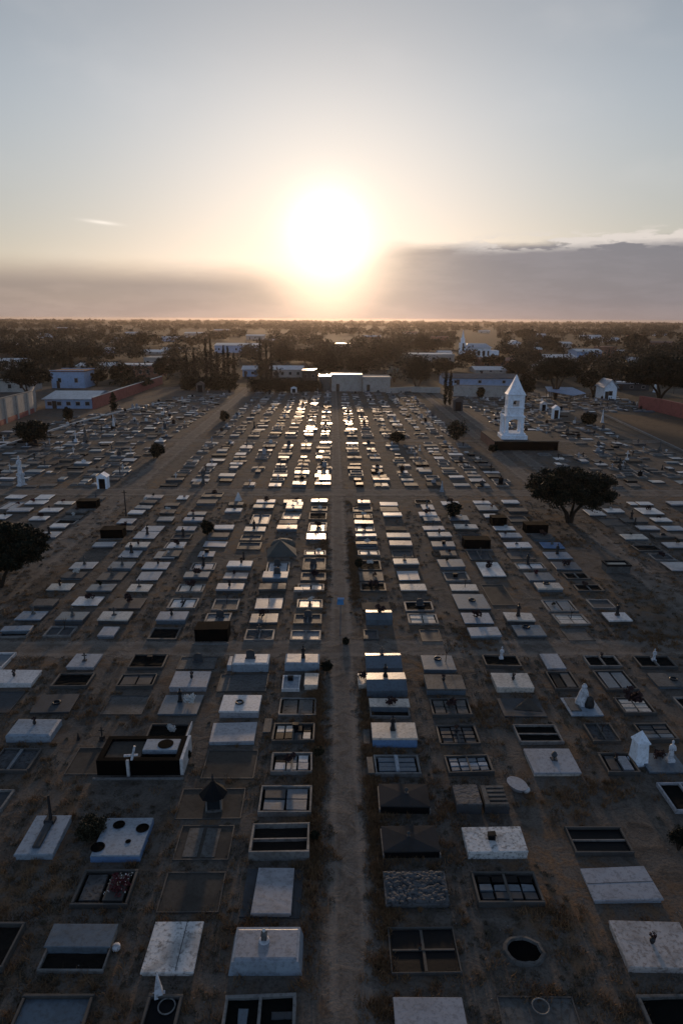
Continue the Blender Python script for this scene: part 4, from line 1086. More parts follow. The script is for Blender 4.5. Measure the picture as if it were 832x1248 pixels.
# ------------------------------------------------------------------ buildings
def windows(root, w, h, n, y, name='window', z0=.9, ww=.9, wh=1.1, x0=None):
    for k in range(n):
        x = -w / 2 + w * (k + .5) / n
        f = MB(); f.box(x - ww / 2 - .08, x + ww / 2 + .08, y - .06, y - .004, z0 - .08, z0 + wh + .08); fr = f.build(name, 'plaster', root)
        g_ = MB(); g_.box(x - ww / 2, x + ww / 2, y - .075, y - .063, z0, z0 + wh); g_.build('pane', 'glass', fr)
def building(xl, xr, yb, yt, depth, wall, roof, label, rt='flat', nw=3, name='house', rz=0.0, cat='building', rise=.8, door=True):
    p = at((xl + xr) / 2, yb); w = (xr - xl) * scale_at(p); H = max(2.2, pz((xl + xr) / 2, yt, p.y))
    root = empty(name, (p.x, p.y + depth / 2 * math.cos(rz), 0), rz, label, cat)
    y0, y1 = -depth / 2, depth / 2
    hw = H - (rise if rt != 'flat' else .25)
    m = MB(); m.box(-w / 2, w / 2, y0, y1, -.2, hw)
    if rt == 'gablex':
        pass
    m.build('wall', wall, root)
    r = MB()
    if rt == 'flat':
        r.box(-w / 2 - .25, w / 2 + .25, y0 - .3, y1 + .3, hw + .003, H, .03)
        r.build('roof', roof, root)
        k = MB(); 
        for x0, x1, a, b in ((-w / 2 - .2, w / 2 + .2, y0 - .25, y0 - .1), (-w / 2 - .2, w / 2 + .2, y1 + .1, y1 + .25)): k.box(x0, x1, a, b, H + .002, H + .18)
        k.build('parapet', wall, root)
    elif rt == 'gable':      # ridge along x
        o = .5
        a = [(-w / 2 - o, y0 - o, hw - .05), (w / 2 + o, y0 - o, hw - .05), (w / 2 + o, 0, H), (-w / 2 - o, 0, H), (-w / 2 - o, y1 + o, hw - .05), (w / 2 + o, y1 + o, hw - .05)]
        a += [(x, y, z + .12) for x, y, z in a]
        r.add(a, [(1, 0, 3, 2), (2, 3, 4, 5), (6, 7, 8, 9), (9, 8, 11, 10), (0, 1, 7, 6), (5, 4, 10, 11), (0, 6, 9, 3), (3, 9, 10, 4), (1, 2, 8, 7), (2, 5, 11, 8)])
        r.build('roof', roof, root)
        g_ = MB()
        for x in (-w / 2 + .01, w / 2 - .01): g_.add([(x, y0, hw - .01), (x, y1, hw - .01), (x, 0, H - .05)], [(0, 1, 2)])
        g_.build('gable', wall, root)
    elif rt == 'gabley':     # ridge along y, gable faces the cemetery
        o = .35
        a = [(-w / 2 - o, y0 - o, hw - .1), (0, y0 - o, H), (w / 2 + o, y0 - o, hw - .1), (-w / 2 - o, y1 + o, hw - .1), (0, y1 + o, H), (w / 2 + o, y1 + o, hw - .1)]
        a += [(x, y, z + .12) for x, y, z in a]
        r.add(a, [(0, 1, 4, 3), (1, 2, 5, 4), (7, 6, 9, 10), (8, 7, 10, 11), (0, 6, 7, 1), (1, 7, 8, 2), (3, 4, 10, 9), (4, 5, 11, 10), (0, 3, 9, 6), (2, 8, 11, 5)])
        r.build('roof', roof, root)
        g_ = MB()
        for y in (y0 + .01, y1 - .01): g_.add([(-w / 2, y, hw - .01), (w / 2, y, hw - .01), (0, y, H - .05)], [(0, 1, 2)])
        g_.build('gable', wall, root)
    if nw: windows(root, w, H, nw, y0, z0=max(.6, hw * .35), wh=min(1.2, hw * .35))
    if door:
        d = MB(); d.box(-w * .30 - .45, -w * .30 + .45, y0 - .09, y0 - .005, 0, min(2.1, hw * .8)); d.build('door', 'wood', root)
    return root
BL = [
 (56, 113, 498, 481, 16, 'bluewall', 'metalroof', 'long pale blue warehouse with sheet roof beside the red wall', 'gable', 5),
 (64, 104, 473, 452, 9, 'bluewall', 'tileroof', 'white-blue house with red roof edge above the warehouse', 'flat', 2),
 (141, 194, 460, 445, 12, 'brick', 'metalroof', 'long red brick building with pale roof edge behind the red wall', 'flat', 6),
 (176, 204, 447, 436, 12, 'plaster', 'plaster', 'grey block building above the brick building', 'flat', 3),
 (94, 136, 450, 445, 14, 'plaster', 'metalroof', 'low white-roofed shed behind the white-blue house', 'gable', 3),
 (116, 138, 431, 424, 12, 'bluewall', 'metalroof', 'small blue-roofed house among trees far left', 'gable', 2),
 (168, 197, 432, 427, 16, 'plaster', 'metalroof', 'bright blue sheet-roofed hall among far left trees', 'gable', 3),
 (-14, 24, 450, 438, 14, 'plaster', 'metalroof', 'pale roofed shed at the left edge behind the broad tree', 'gable', 3),
 (-22, 34, 478, 463, 10, 'plaster', 'darkroof', 'grey flat building behind the panelled wall', 'flat', 4),
 (198, 222, 430, 424, 14, 'plaster', 'metalroof', 'pale roofed store left of the cypress row', 'gable', 2),
 (262, 314, 430, 419, 22, 'bluewall', 'metalroof', 'wide pale blue factory hall behind the cypress row', 'gable', 5),
 (296, 312, 459, 447, 9, 'bluewall', 'metalroof', 'small pale shed left of the three thin cypresses', 'gable', 2),
 (330, 368, 460, 447, 11, 'plaster', 'metalroof', 'blue-roofed hall beside the three thin cypresses', 'gable', 4),
 (368, 386, 464, 452, 12, 'brown', 'shine', 'low hall whose sheet roof mirrors the sun', 'flat', 2),
 (389, 403, 477, 459, 9, 'grey', 'shine', 'narrow end shed whose roof flashes in the sun', 'flat', 0),
 (404, 441, 477, 457, 8, 'plaster', 'metalroof', 'long pale shed at the end of the central path', 'flat', 0),
 (442, 475, 478, 460, 7, 'plaster', 'plaster', 'plain grey block shed right of the central path end', 'flat', 0),
 (491, 553, 442, 432, 16, 'plaster', 'metalroof', 'long whitish building left of the church', 'flat', 6),
 (535, 550, 436, 428, 12, 'painted', 'metalroof', 'small round-shouldered white store left of the church', 'gable', 2),
 (540, 628, 470, 457, 9, 'bluewall', 'darkroof', 'long blue-walled building with dark roof behind the boundary', 'gable', 3),
 (579, 616, 455, 449, 12, 'plaster', 'metalroof', 'narrow white-roofed building above the blue-walled one', 'gable', 3),
 (586, 626, 448, 437, 14, 'brick', 'tileroof', 'low building with brown tiled roof below the church', 'gable', 4),
 (648, 702, 441, 433, 14, 'plaster', 'metalroof', 'low pale row of roofs behind the flat-topped acacia', 'gable', 5),
 (702, 732, 440, 426, 14, 'bluewall', 'metalroof', 'large hall with broad bright blue roof in the far town', 'gable', 4),
 (732, 750, 436, 423, 12, 'brick', 'tileroof', 'brown block joined to the bright blue-roofed hall', 'flat', 2),
 (751, 764, 433, 427, 10, 'plaster', 'metalroof', 'small blue-roofed house right of the brown block', 'gable', 1),
 (763, 781, 443, 436, 10, 'painted', 'metalroof', 'small white house before the huge rounded tree', 'gable', 2),
 (684, 696, 424, 417, 12, 'plaster', 'metalroof', 'small far house with vivid blue roof above the acacia', 'gable', 1),
 (622, 634, 424, 415, 12, 'painted', 'metalroof', 'far white gabled house right of the church', 'gabley', 1),
 (747, 790, 476, 467, 7, 'darkgrey', 'metalroof', 'long low blue-roofed shelter beside the white gabled house', 'flat', 3),
 (650, 664, 452, 445, 8, 'plaster', 'metalroof', 'small pale shed under the flat-topped acacia', 'gable', 1),
 (790, 822, 425, 416, 14, 'brick', 'tileroof', 'brown tiled house above the huge rounded tree', 'gable', 3),
 (300, 322, 414, 408, 14, 'plaster', 'metalroof', 'far pale roof above the three thin cypresses', 'gable', 1),
 (355, 388, 434, 426, 16, 'brick', 'tileroof', 'dim brown house in the glow below the sun', 'gable', 3),
 (405, 432, 424, 419, 20, 'plaster', 'shine', 'far low hall with sun-struck roof right below the sun', 'flat', 2),
 (225, 250, 409, 405, 20, 'plaster', 'metalroof', 'far pale house above the left end of cypress row', 'gable', 2),
]
MT['palefol'] = leafmat('pale_dry_leaves', (0.30, 0.27, 0.22), (0.42, 0.38, 0.30))
for b in BL: building(*b[:8], rt=b[8], nw=b[9], rise=1.0 if b[8] == 'gable' else 1.6)
rn = random.Random(77)
ORD2 = 'one two three four five six seven eight nine ten'.split()
# white gabled house by the right boundary
building(735, 750, 487, 463, 6, 'painted', 'metalroof', 'small white gabled chapel house by the right boundary', rt='gabley', nw=1, rise=2.0)
tree(480, 466, 24, 460, 447, 'small pale dry tree at the end of the block shed', 'palefol', K=40, per=40)

# church
def church():
    p = at(582, 437); sc = scale_at(p); root = empty('church', (p.x, p.y + 6, 0), 0, 'white church with slim bell tower and long nave in the far town', 'church')
    def X(px): return (px - 582) * sc
    m = MB(); m.box(X(566), X(597), -6, 8, 0, pz(582, 424, p.y)); m.build('nave', 'painted', root)
    h0 = pz(582, 424, p.y); h1 = pz(582, 419, p.y)
    r = MB(); r.frustum(X(565), X(599), -7, 9, h0, h1, 2.5, 6.5); r.build('roof', 'metalroof', root)
    m = MB(); m.box(X(595), X(606), -8, 0, 0, pz(582, 427, p.y)); m.build('side_chapel', 'painted', root)
    t = MB(); t.box(X(559), X(566), -8, -3.5, 0, pz(582, 418, p.y)); t.box(X(560.5), X(564.5), -7.2, -4.4, pz(582, 418, p.y) + .01, pz(582, 412, p.y)); tw = t.build('bell_tower', 'painted', root)
    s = MB(); s.lathe([(sc * 1.6, 0), (sc * .9, 2.0), (.05, 4.2)], 4, X(562.5), -5.8, pz(582, 412, p.y) + .01); s.build('spire', 'painted', tw)
    for k in range(5):
        w_ = MB(); x = X(569 + k * 6); w_.box(x, x + 1.4, -6.08, -6.01, 1.5, h0 - 1.5); w_.build('window', 'glass', root)
    w_ = MB(); w_.box(X(561.5), X(563.5), -8.08, -8.01, 4, 8); w_.build('window', 'glass', tw)
church()

# boundary walls
def wall(pts, thick, hs, mat, label, cap=None, base=None, pil=0, name='boundary_wall', cat='wall'):
    P = [at(a, b) for a, b in pts]
    o = P[0]; root = empty(name, (o.x, o.y, 0), 0, label, cat)
    def strip(z0, z1, t, mat_, nm, off=0.0):
        m = MB()
        for (a, b), (h0, h1) in zip(zip(P, P[1:]), zip(hs, hs[1:])):
            d = (b - a); d.z = 0; d.normalize(); n = Vector((-d.y, d.x, 0)) * t / 2
            A, B = a - o, b - o
            f0, f1 = (z1 if z1 is not None else h0), (z1 if z1 is not None else h1)
            g0, g1 = (z0 if z0 >= 0 else h0), (z0 if z0 >= 0 else h1)
            if z0 < 0: f0, f1 = h0 + .12, h1 + .12
            vs = [A - n, B - n, B + n, A + n]; vv = [(v.x, v.y, (g0, g1, g1, g0)[i] + off) for i, v in enumerate(vs)] + [(v.x, v.y, (f0, f1, f1, f0)[i] + off) for i, v in enumerate(vs)]
            m.add(vv, [(3, 2, 1, 0), (4, 5, 6, 7)] + [(k, (k + 1) % 4, 4 + (k + 1) % 4, 4 + k) for k in range(4)])
        return m.build(nm, mat_, root)
    strip(0.0, None, thick, mat, 'wall_face')
    if cap: strip(-1, None, thick + .16, cap, 'coping', .004)
    if base: strip(0.0, 1.0, thick + .10, base, 'base_band')
    if pil:
        for k in range(pil):
            f = (k + .5) / pil * (len(P) - 1); i = min(int(f), len(P) - 2); q = P[i].lerp(P[i + 1], f - i) - o; h = hs[i] + (hs[i + 1] - hs[i]) * (f - i)
            m = MB(); m.box(q.x - .3, q.x + .3, q.y - .35, q.y + .35, 0, h - .05, .02); m.build('pilaster', mat, root)
    return root
wall([(-60, 536), (0, 519), (41, 503), (44, 496)], .3, [5.0, 5.0, 4.6, 4.6], 'plaster', 'tall curved wall of grey concrete panels with red base', 'kerb', 'redwall', 9)
wall([(114, 499), (160, 482), (198, 468)], .3, [2.6, 2.6, 2.4], 'redwall', 'long red wall with white coping running away behind the warehouse', 'white')
wall([(778, 498), (805, 503), (836, 511), (870, 520)], .5, [3.0, 3.0, 3.0, 3.0], 'redwall', 'thick dull red wall right of the dry field', None)
wall([(552, 483), (590, 484), (628, 485)], .3, [3.0, 3.0, 3.0], 'plaster', 'grey boundary wall below the long blue-walled building', 'kerb')
wall([(-10, 549), (30, 536), (90, 517), (140, 504), (170, 497)], .3, [.3, .3, .3, .3, .3], 'white', 'low white kerb wall edging the left outer graves', None, name='low_wall')
wall([(728, 503), (780, 527), (850, 560)], .25, [.35, .35, .35], 'kerb', 'low kerb wall between the right graves and dry field', None, name='low_wall')
wall([(470, 480), (500, 478), (536, 479)], .25, [1.6, 1.6, 1.6], 'plaster', 'short pale wall right of the grey block shed', None)

# white bell tower on its dark platform
def bell_tower():
    c = at(640, 549); Yf = c.y; s = scale_at(c)
    xl, xr = at(602, 549).x, at(679, 549).x
    Hp = pz(640, 537.5, Yf); D = at(584, 525, Hp).y - Yf
    root = empty('platform', ((xl + xr) / 2, Yf + D / 2, 0), 0, 'broad black-fronted platform carrying the white bell tower', 'platform')
    w = xr - xl
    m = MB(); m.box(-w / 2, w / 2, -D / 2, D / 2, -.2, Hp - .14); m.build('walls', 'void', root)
    m = MB(); m.box(-w / 2 - .1, w / 2 + .1, -D / 2 - .1, D / 2 + .1, Hp - .138, Hp, .03); m.build('paving', 'brown', root)
    m = MB(); m.box(-w / 2 - .08, -w / 2 - .003, -D / 2, D / 2, -.2, Hp - .141); m.build('side_wall', 'brick', root)
    tx = at(629, 549).x; ty = Yf + 3.2
    t = empty('bell_tower', (tx, ty, Hp), R(-4), 'white plastered bell tower with pointed roof, open arch and square window', 'tower'); t.scale = (.92, .92, 1.0)
    m = MB(); m.box(-2.25, 2.25, -2.1, 2.1, .002, .62, .04); m.box(-1.95, 1.95, -1.85, 1.85, .622, .95, .04); m.build('plinth', 'painted', t)
    A, B, z0, z1 = 1.58, 1.48, .952, 3.45
    for sx in (-1, 1):
        for sy in (-1, 1):
            m = MB(); pw = .55
            x0, x1 = (A - pw, A) if sx > 0 else (-A, -A + pw); y0, y1 = (B - pw, B) if sy > 0 else (-B, -B + pw)
            m.box(x0 - .06, x1 + .06, y0 - .06, y1 + .06, z0, z0 + .25, .02); m.box(x0, x1, y0, y1, z0 + .25, z1)
            m.build('leg', 'painted', t)
    # arches between the legs
    m = MB(); n = 10
    def arch(x0, x1, za, zb, y0, y1, swap):
        w2 = (x1 - x0) / 2; cx = (x0 + x1) / 2
        ps = [(cx - w2 * math.cos(math.pi * k / n), za + (zb - za - .25) * math.sin(math.pi * k / n)) for k in range(n + 1)]
        for k in range(n):
            (a, b), (c_, d) = ps[k], ps[k + 1]
            q = [(a, y0, b), (c_, y0, d), (c_, y0, zb), (a, y0, zb), (a, y1, b), (c_, y1, d), (c_, y1, zb), (a, y1, zb)]
            if swap: q = [(yy, xx, zz) for xx, yy, zz in q]
            m.add(q, [(0, 1, 2, 3), (7, 6, 5, 4), (0, 4, 5, 1), (3, 2, 6, 7)])
    for sy in (-1, 1): arch(-A + .55, A - .55, 2.55, z1, sy * B - (.28 if sy > 0 else -.0), sy * B + (0 if sy > 0 else .28), False)
    for sx in (-1, 1): arch(-B + .55, B - .55, 2.55, z1, sx * A - (.28 if sx > 0 else 0), sx * A + (0 if sx > 0 else .28), True)
    m.build('arches', 'painted', t)
    # belfry stage with square openings right through
    zb, zt = 3.72, 6.95
    m = MB(); m.box(-1.70, 1.70, -1.6, 1.6, 3.452, 3.72, .04); m.build('cornice', 'painted', t)
    a, b = 1.42, 1.36; wo, h0, h1 = .56, 5.2, 6.15
    m = MB(); th = .25
    for sy in (-1, 1):
        y0, y1 = (b - th, b) if sy > 0 else (-b, -b + th)
        m.box(-a, -wo, y0, y1, zb, zt); m.box(wo, a, y0, y1, zb, zt); m.box(-wo, wo, y0, y1, zb, h0); m.box(-wo, wo, y0, y1, h1, zt)
    for sx in (-1, 1):
        x0, x1 = (a - th, a) if sx > 0 else (-a, -a + th)
        y0, y1 = -b + th, b - th
        m.box(x0, x1, y0, -wo, zb, zt); m.box(x0, x1, wo, y1, zb, zt); m.box(x0, x1, -wo, wo, zb, h0); m.box(x0, x1, -wo, wo, h1, zt)
    bs = m.build('belfry', 'painted', t)
    f = MB()
    for z in (h0 - .08, h1): f.box(-wo - .08, wo + .08, -b - .05, -b - .004, z, z + .08)
    for x in (-wo - .08, wo): f.box(x, x + .08, -b - .05, -b - .004, h0, h1)
    f.build('window_frame', 'painted', bs)
    m = MB(); m.box(-a - .14, a + .14, -b - .14, -b - .004, 4.9, 5.02); m.box(-a - .14, -a - .004, -b, b, 4.9, 5.02); m.box(a + .004, a + .14, -b, b, 4.9, 5.02); m.build('string_course', 'painted', t)
    # left porch shafts lit by the low sun
    for z_, hh in ((.952, 2.5),):
        for y in (-1.0, .9):
            m = MB(); m.box(-2.12, -1.84, y - .16, y + .16, z_, z_ + hh, .02); m.box(-2.2, -1.8, y - .24, y + .24, z_ + hh + .002, z_ + hh + .14, .02); m.lathe([(.16, 0), (.2, .12), (.1, .28), (.02, .34)], 8, -2.0, y, z_ + hh + .142); m.build('porch_shaft', 'painted', t)
    m = MB(); prof = [(1.56, 6.95), (1.60, 7.05), (1.42, 7.3), (1.02, 8.0), (.56, 8.95), (.06, 10.1)]
    r2 = math.sqrt(2)
    vs = []; fs = []
    for r_, z_ in prof:
        for sx, sy in ((-1, -1), (1, -1), (1, 1), (-1, 1)): vs.append((sx * r_, sy * r_ * .94, z_))
    for j in range(len(prof) - 1):
        for k in range(4): fs.append((j * 4 + k, j * 4 + (k + 1) % 4, j * 4 + 4 + (k + 1) % 4, j * 4 + 4 + k))
    fs += [(3, 2, 1, 0), tuple((len(prof) - 1) * 4 + k for k in range(4))]
    m.add(vs, fs); m.build('roof', 'painted', t)
    # bell hanging in the window
    m = MB(); m.lathe([(.26, 0), (.22, .1), (.15, .3), (.10, .42), (.03, .46)], 12, 0, 0, 5.5); m.tube((0, 0, 5.96), (0, 0, 6.5), .025); m.tube((-1.3, 0, 6.5), (1.3, 0, 6.5), .05); m.build('bell', 'iron', t)
bell_tower()

# blue canopy, obelisk and lamp by the right boundary
def canopy():
    p = at(695, 491); root = empty('canopy', (p.x, p.y + 5, 0), R(-6), 'wide low canopy of blue sheets in front of the acacia', 'canopy'); w = 45 * scale_at(p) / 2
    m = MB(); m.add([(-w, -1.5, 2.5), (w * .2, -5.5, 1.9), (w, -2.5, 2.2), (w * .6, 4.5, 3.0), (-w * .9, 4.8, 3.1)], [(0, 1, 2, 3, 4)]); m.add([(-w, -1.5, 2.42), (w * .2, -5.5, 1.82), (w, -2.5, 2.12), (w * .6, 4.5, 2.92), (-w * .9, 4.8, 3.02)], [(4, 3, 2, 1, 0)]); m.build('sheet_roof', 'bluewall', root)
    for x, y, h in ((-w * .9, -1.4, 2.4), (w * .2, -5.2, 1.8), (w * .92, -2.4, 2.1), (w * .55, 4.2, 2.9), (-w * .8, 4.5, 3.0)):
        m = MB(); m.tube((x, y, -.1), (x, y, h), .07); m.build('post', 'iron', root)
canopy()
def niche(px, yb, yt, wpx, label, rz=0.0, mat='painted', roof='painted'):
    p = at(px, yb); w = wpx * scale_at(p); H = pz(px, yt, p.y) ; d = w * .9; root = empty('mausoleum', (p.x, p.y + d / 2, 0), rz, label, 'mausoleum')
    hw = H * .76; t = w * .17
    m = MB(); m.box(-w / 2, -w / 2 + t, -d / 2, d / 2, -.1, hw); m.box(w / 2 - t, w / 2, -d / 2, d / 2, -.1, hw); m.box(-w / 2 + t, w / 2 - t, d / 2 - t, d / 2, -.1, hw); m.box(-w / 2 + t, w / 2 - t, -d / 2, d / 2 - t, hw * .86, hw); m.build('walls', mat, root)
    m = MB(); m.box(-w / 2 + t, w / 2 - t, -d / 2 + .12, -d / 2 + .16, 0, hw * .858); m.build('door', 'black', root)
    m = MB(); m.add([(-w / 2 - .1, -d / 2 - .1, hw + .002), (w / 2 + .1, -d / 2 - .1, hw + .002), (0, -d / 2 - .1, H), (-w / 2 - .1, d / 2 + .1, hw + .002), (w / 2 + .1, d / 2 + .1, hw + .002), (0, d / 2 + .1, H)], [(0, 1, 2), (5, 4, 3), (0, 2, 5, 3), (2, 1, 4, 5), (1, 0, 3, 4)]); m.build('roof', roof, root)
niche(125, 596, 577, 12, 'small white mausoleum with black doorway just past the far crossing on the left')
niche(677, 511, 494, 8, 'white narrow mausoleum with black doorway right of the bell tower')
niche(662, 501, 489, 7, 'small pale mausoleum behind the one with black doorway', mat='statue', roof='statue')
niche(558, 501, 484, 11, 'dark mausoleum beside the two cypresses', mat='darkgrey', roof='darkgrey')
niche(145, 477, 468, 8, 'far white mausoleum left end of the thicket') if False else None
niche(244, 478, 465, 9, 'pale mausoleum in front of the dark clipped thicket', mat='grey', roof='grey')
niche(358, 479, 471, 7, 'tiny white mausoleum in front of the long dark hedge')

def statue_thing(px, yb, yt, label, kind='figure', mat='statue', name='statue', cat='statue'):
    p = at(px, yb); H = pz(px, yt, p.y); root = empty(name, (p.x, p.y, 0), rnd.uniform(-.3, .3), label, cat)
    b = MB(); bw = H * (.14 if H < 2.6 else .085); b.box(-bw * 1.4, bw * 1.4, -bw * 1.4, bw * 1.4, -.1, H * .05, .02); b.frustum(-bw, bw, -bw, bw, H * .05 + .002, H * .34, bw * .15); b.build('pedestal', mat, root)
    if kind == 'figure': o_statue(root, H * .342, 0, 0, H * .60, mat, 'figure')
    elif kind == 'cross':
        m = MB(); m.box(-H * .035, H * .035, -H * .03, H * .03, H * .342, H); m.box(-H * .18, H * .18, -H * .028, H * .028, H * .72, H * .79); m.build('cross', mat, root)
    elif kind == 'spire':
        m = MB(); m.frustum(-bw * .8, bw * .8, -bw * .8, bw * .8, H * .342, H, bw * .7); m.build('spire', mat, root)
    return root
statue_thing(27, 592, 556, 'tall pale statue near far crossing at the left edge')
statue_thing(139, 521, 504, 'pale pillar monument between outer left graves', 'spire')
statue_thing(93, 540, 525, 'pale cross monument among the outer left graves', 'cross')
statue_thing(105, 540, 521, 'grey figure on pedestal beside the pale cross monument', mat='grey')
statue_thing(733, 515, 498, 'slim white spire monument left of the dry field', 'spire')
statue_thing(763, 563, 549, 'white cross monument with broad arms right of the bell tower', 'cross', 'white')
statue_thing(754, 572, 558, 'dark figure on pedestal beside the white cross monument', mat='iron')
statue_thing(803, 551, 537, 'small grey figure by the kerb of the dry field', mat='grey')
statue_thing(806, 573, 566, 'dark small figure on pedestal among outer right graves', mat='iron')
statue_thing(773, 640, 630, 'dark figure on pedestal on a grey slab beyond the right track', mat='iron')
statue_thing(797, 478, 461, 'slender white obelisk behind the dull red wall', 'spire', 'painted')
statue_thing(310, 522, 513, 'small dark figure among the far graves left of the path', mat='iron')
statue_thing(538, 599, 586, 'tilted pale blue spire stone just past the far crossing', 'spire', 'paleblue')
statue_thing(511, 549, 542, 'small white cross monument right of the path far off', 'cross', 'white')
statue_thing(248, 590, 576, 'small grey figure left of the path near the far crossing', mat='grey')
statue_thing(96, 902, 893, 'short black marker stone on bare ground', 'spire', 'iron', 'marker_stone', 'gravestone')
statue_thing(125, 902, 886, 'black pointed marker with cross on bare ground', 'cross', 'iron', 'marker_stone', 'gravestone')
statue_thing(297, 683, 671, 'small black figure standing on a dark grave', mat='iron')
statue_thing(194, 1216, 1186, 'pale pointed obelisk behind the black bed with ring', 'spire', 'statue', 'obelisk', 'obelisk')

# white spire pillar
def spire_pillar():
    p = at(780, 934); s = scale_at(p); H = pz(780, 895, p.y); root = empty('monument', (p.x, p.y + .3, 0), .1, 'pale blue four-sided pillar with pointed cap beside slatted slabs', 'monument')
    w = 8.2 * s
    m = MB(); m.box(-w * 1.12, w * 1.12, -w * 1.12, w * 1.12, -.1, .12, .02); m.frustum(-w, w, -w, w, .122, H * .66, w * .14); m.build('shaft', 'painted', root)
    m = MB(); m.box(-w * 1.02, w * 1.02, -w * 1.02, w * 1.02, H * .66 + .002, H * .72, .02); m.frustum(-w * .95, w * .95, -w * .95, w * .95, H * .72 + .002, H, w * .92); m.build('cap', 'painted', root)
spire_pillar()

# small glazed shrine with a black conical roof
def shrine():
    p = at(260, 988); H = pz(260, 946, p.y); root = empty('shrine', (p.x, p.y + .2, 0), .15, 'small glass-sided shrine under a black pointed roof', 'shrine')
    h1 = H * .42
    m = MB(); m.box(-.36, .36, -.36, .36, -.08, .12, .02); m.build('base', 'grey', root)
    for sx in (-1, 1):
        for sy in (-1, 1):
            m = MB(); m.box(sx * .3 - .035, sx * .3 + .035, sy * .3 - .035, sy * .3 + .035, .122, h1); m.build('post', 'kerb', root)
    m = MB(); m.box(-.26, .26, -.26, .26, .122, h1 - .02); m.build('glass_case', 'glass', root)
    m = MB(); m.lathe([(.60, 0), (.56, .05), (.34, .28), (.14, .48), (.06, .60)], 8, 0, 0, h1 + .002); rf = m.build('roof', 'black', root)
    m = MB(); m.tube((0, 0, h1 + .58), (0, 0, H), .05, .02); m.lathe([(.02, 0), (.07, .06), (.02, .12)], 8, 0, 0, h1 + .74); m.build('finial', 'iron', rf)
shrine()

# tarpaulin pyramid over a grave
def tent():
    p = at(342, 680); root = empty('canvas_tent', (p.x, p.y + 1.3, 0), .1, 'dark grey canvas pyramid tent covering a grave left of the path', 'tent')
    m = MB(); m.add([(-1.3, -1.1, 0.02), (1.3, -1.1, 0.02), (1.3, 1.1, 0.02), (-1.3, 1.1, 0.02), (-.1, -.1, 1.25)], [(0, 1, 4), (1, 2, 4), (2, 3, 4), (3, 0, 4), (3, 2, 1, 0)]); m.build('canvas', 'tarp', root)
    m = MB(); m.lathe([(1.05, 0), (1.0, .2), (.8, .45), (.45, .6), (.05, .64)], 16, .2, 2.1, 0.0, 1.1, .8); m.build('vault', 'tarp', root)
    m = MB(); m.tube((-.1, -.1, 1.2), (-.1, -.1, 1.45), .03); m.build('pole', 'iron', root)
tent()

# white marker pyramid
p = at(290, 611); pr = MB(); pr.frustum(-.42, .42, -.42, .42, -.05, .95, .38); o = pr.build('marker_stone', 'white', None, (p.x, p.y + .4, 0)); tag(o, 'small white pyramid stone just before the far crossing left of path', 'gravestone')

# pole lamp on the left track, water pipe on the path
def pole(px, yb, yt, label, name='pole'):
    p = at(px, yb); H = pz(px, yt, p.y); root = empty(name, (p.x, p.y, 0), 0, label, 'pole')
    m = MB(); m.tube((0, 0, -.2), (0, 0, H), .075, .05, 8); m.build('shaft', 'iron', root)
    m = MB(); m.box(-.25, .25, -.04, .04, H - .3, H - .22); m.build('crossarm', 'wood', root)
def lamp():
    p = at(820, 480); H = pz(820, 466, p.y); root = empty('street_lamp', (p.x, p.y, 0), 0, 'thin street lamp with a pale head behind the dull red wall', 'street lamp')
    m = MB(); m.tube((0, 0, -.2), (0, 0, H), .09, .06, 8); m.build('pole', 'iron', root)
    m = MB(); m.tube((0, 0, H - .02), (-.5, 0, H + .25), .05, .04, 6); m.build('arm', 'iron', root)
    m = MB(); m.box(-1.1, -.45, -.18, .18, H + .2, H + .36, .04); m.build('lamp_head', 'statue', root)
lamp()
pole(154, 629, 597, 'thin dark utility pole standing at the left track')
def tap():
    p = at(414.5, 774); H = pz(416, 736, p.y); root = empty('standpipe', (p.x, p.y, 0), 0, 'thin grey standpipe topped by a blue box on the central path', 'standpipe')
    m = MB(); m.tube((0, 0, -.1), (0.02, 0, H), .03, .025, 8); m.build('pipe', 'slate', root)
    m = MB(); m.frustum(-.22, .22, -.15, .15, H, H + .34, .05); m.box(-.2, .24, -.16, .16, H + .342, H + .39, .02); m.build('box', 'bluepaint', root)
tap()
def trough():
    p = at(753, 699); w = 29 * scale_at(p); root = empty('water_trough', (p.x, p.y + .6, 0), 0, 'grey concrete water trough with black rim beside the right track', 'trough')
    m = MB(); m.box(-w / 2, w / 2, -.55, .55, -.1, .60); m.build('body', 'grey', root)
    m = MB(); 
    m.box(-w / 2 - .05, w / 2 + .05, -.60, -.42, .602, .74, .01); m.box(-w / 2 - .05, w / 2 + .05, .42, .60, .602, .74, .01); m.box(-w / 2 - .05, -w / 2 + .12, -.42, .42, .602, .738); m.box(w / 2 - .12, w / 2 + .05, -.42, .42, .602, .738); m.build('rim', 'black', root)
    m = MB(); m.box(-w / 2 + .125, w / 2 - .125, -.415, .415, .602, .66); m.build('water_surface', 'glass', root)
trough()
def well():
    p = at(638, 1160); root = empty('well', (p.x, p.y, 0), 0, 'low ragged ring of a dark open pit in the ground', 'pit')
    m = MB(); n = 26; vs = []; 
    for k in range(n):
        a = 2 * math.pi * k / n; j = 1 + rnd.uniform(-.07, .07)
        for r_, z_ in ((.70, .0), (.66, .10), (.56, .11), (.52, .012)): vs.append((r_ * j * math.cos(a), r_ * .82 * j * math.sin(a), z_))
    fs = [(k * 4 + i, ((k + 1) % n) * 4 + i, ((k + 1) % n) * 4 + i + 1, k * 4 + i + 1) for k in range(n) for i in range(3)]
    m.add(vs, fs); m.build('rim', 'grey', root)
    m = MB(); m.lathe([(.55, .0), (.55, .02)], 26, 0, 0, 0, 1, .82); m.build('opening', 'void', root)
well()
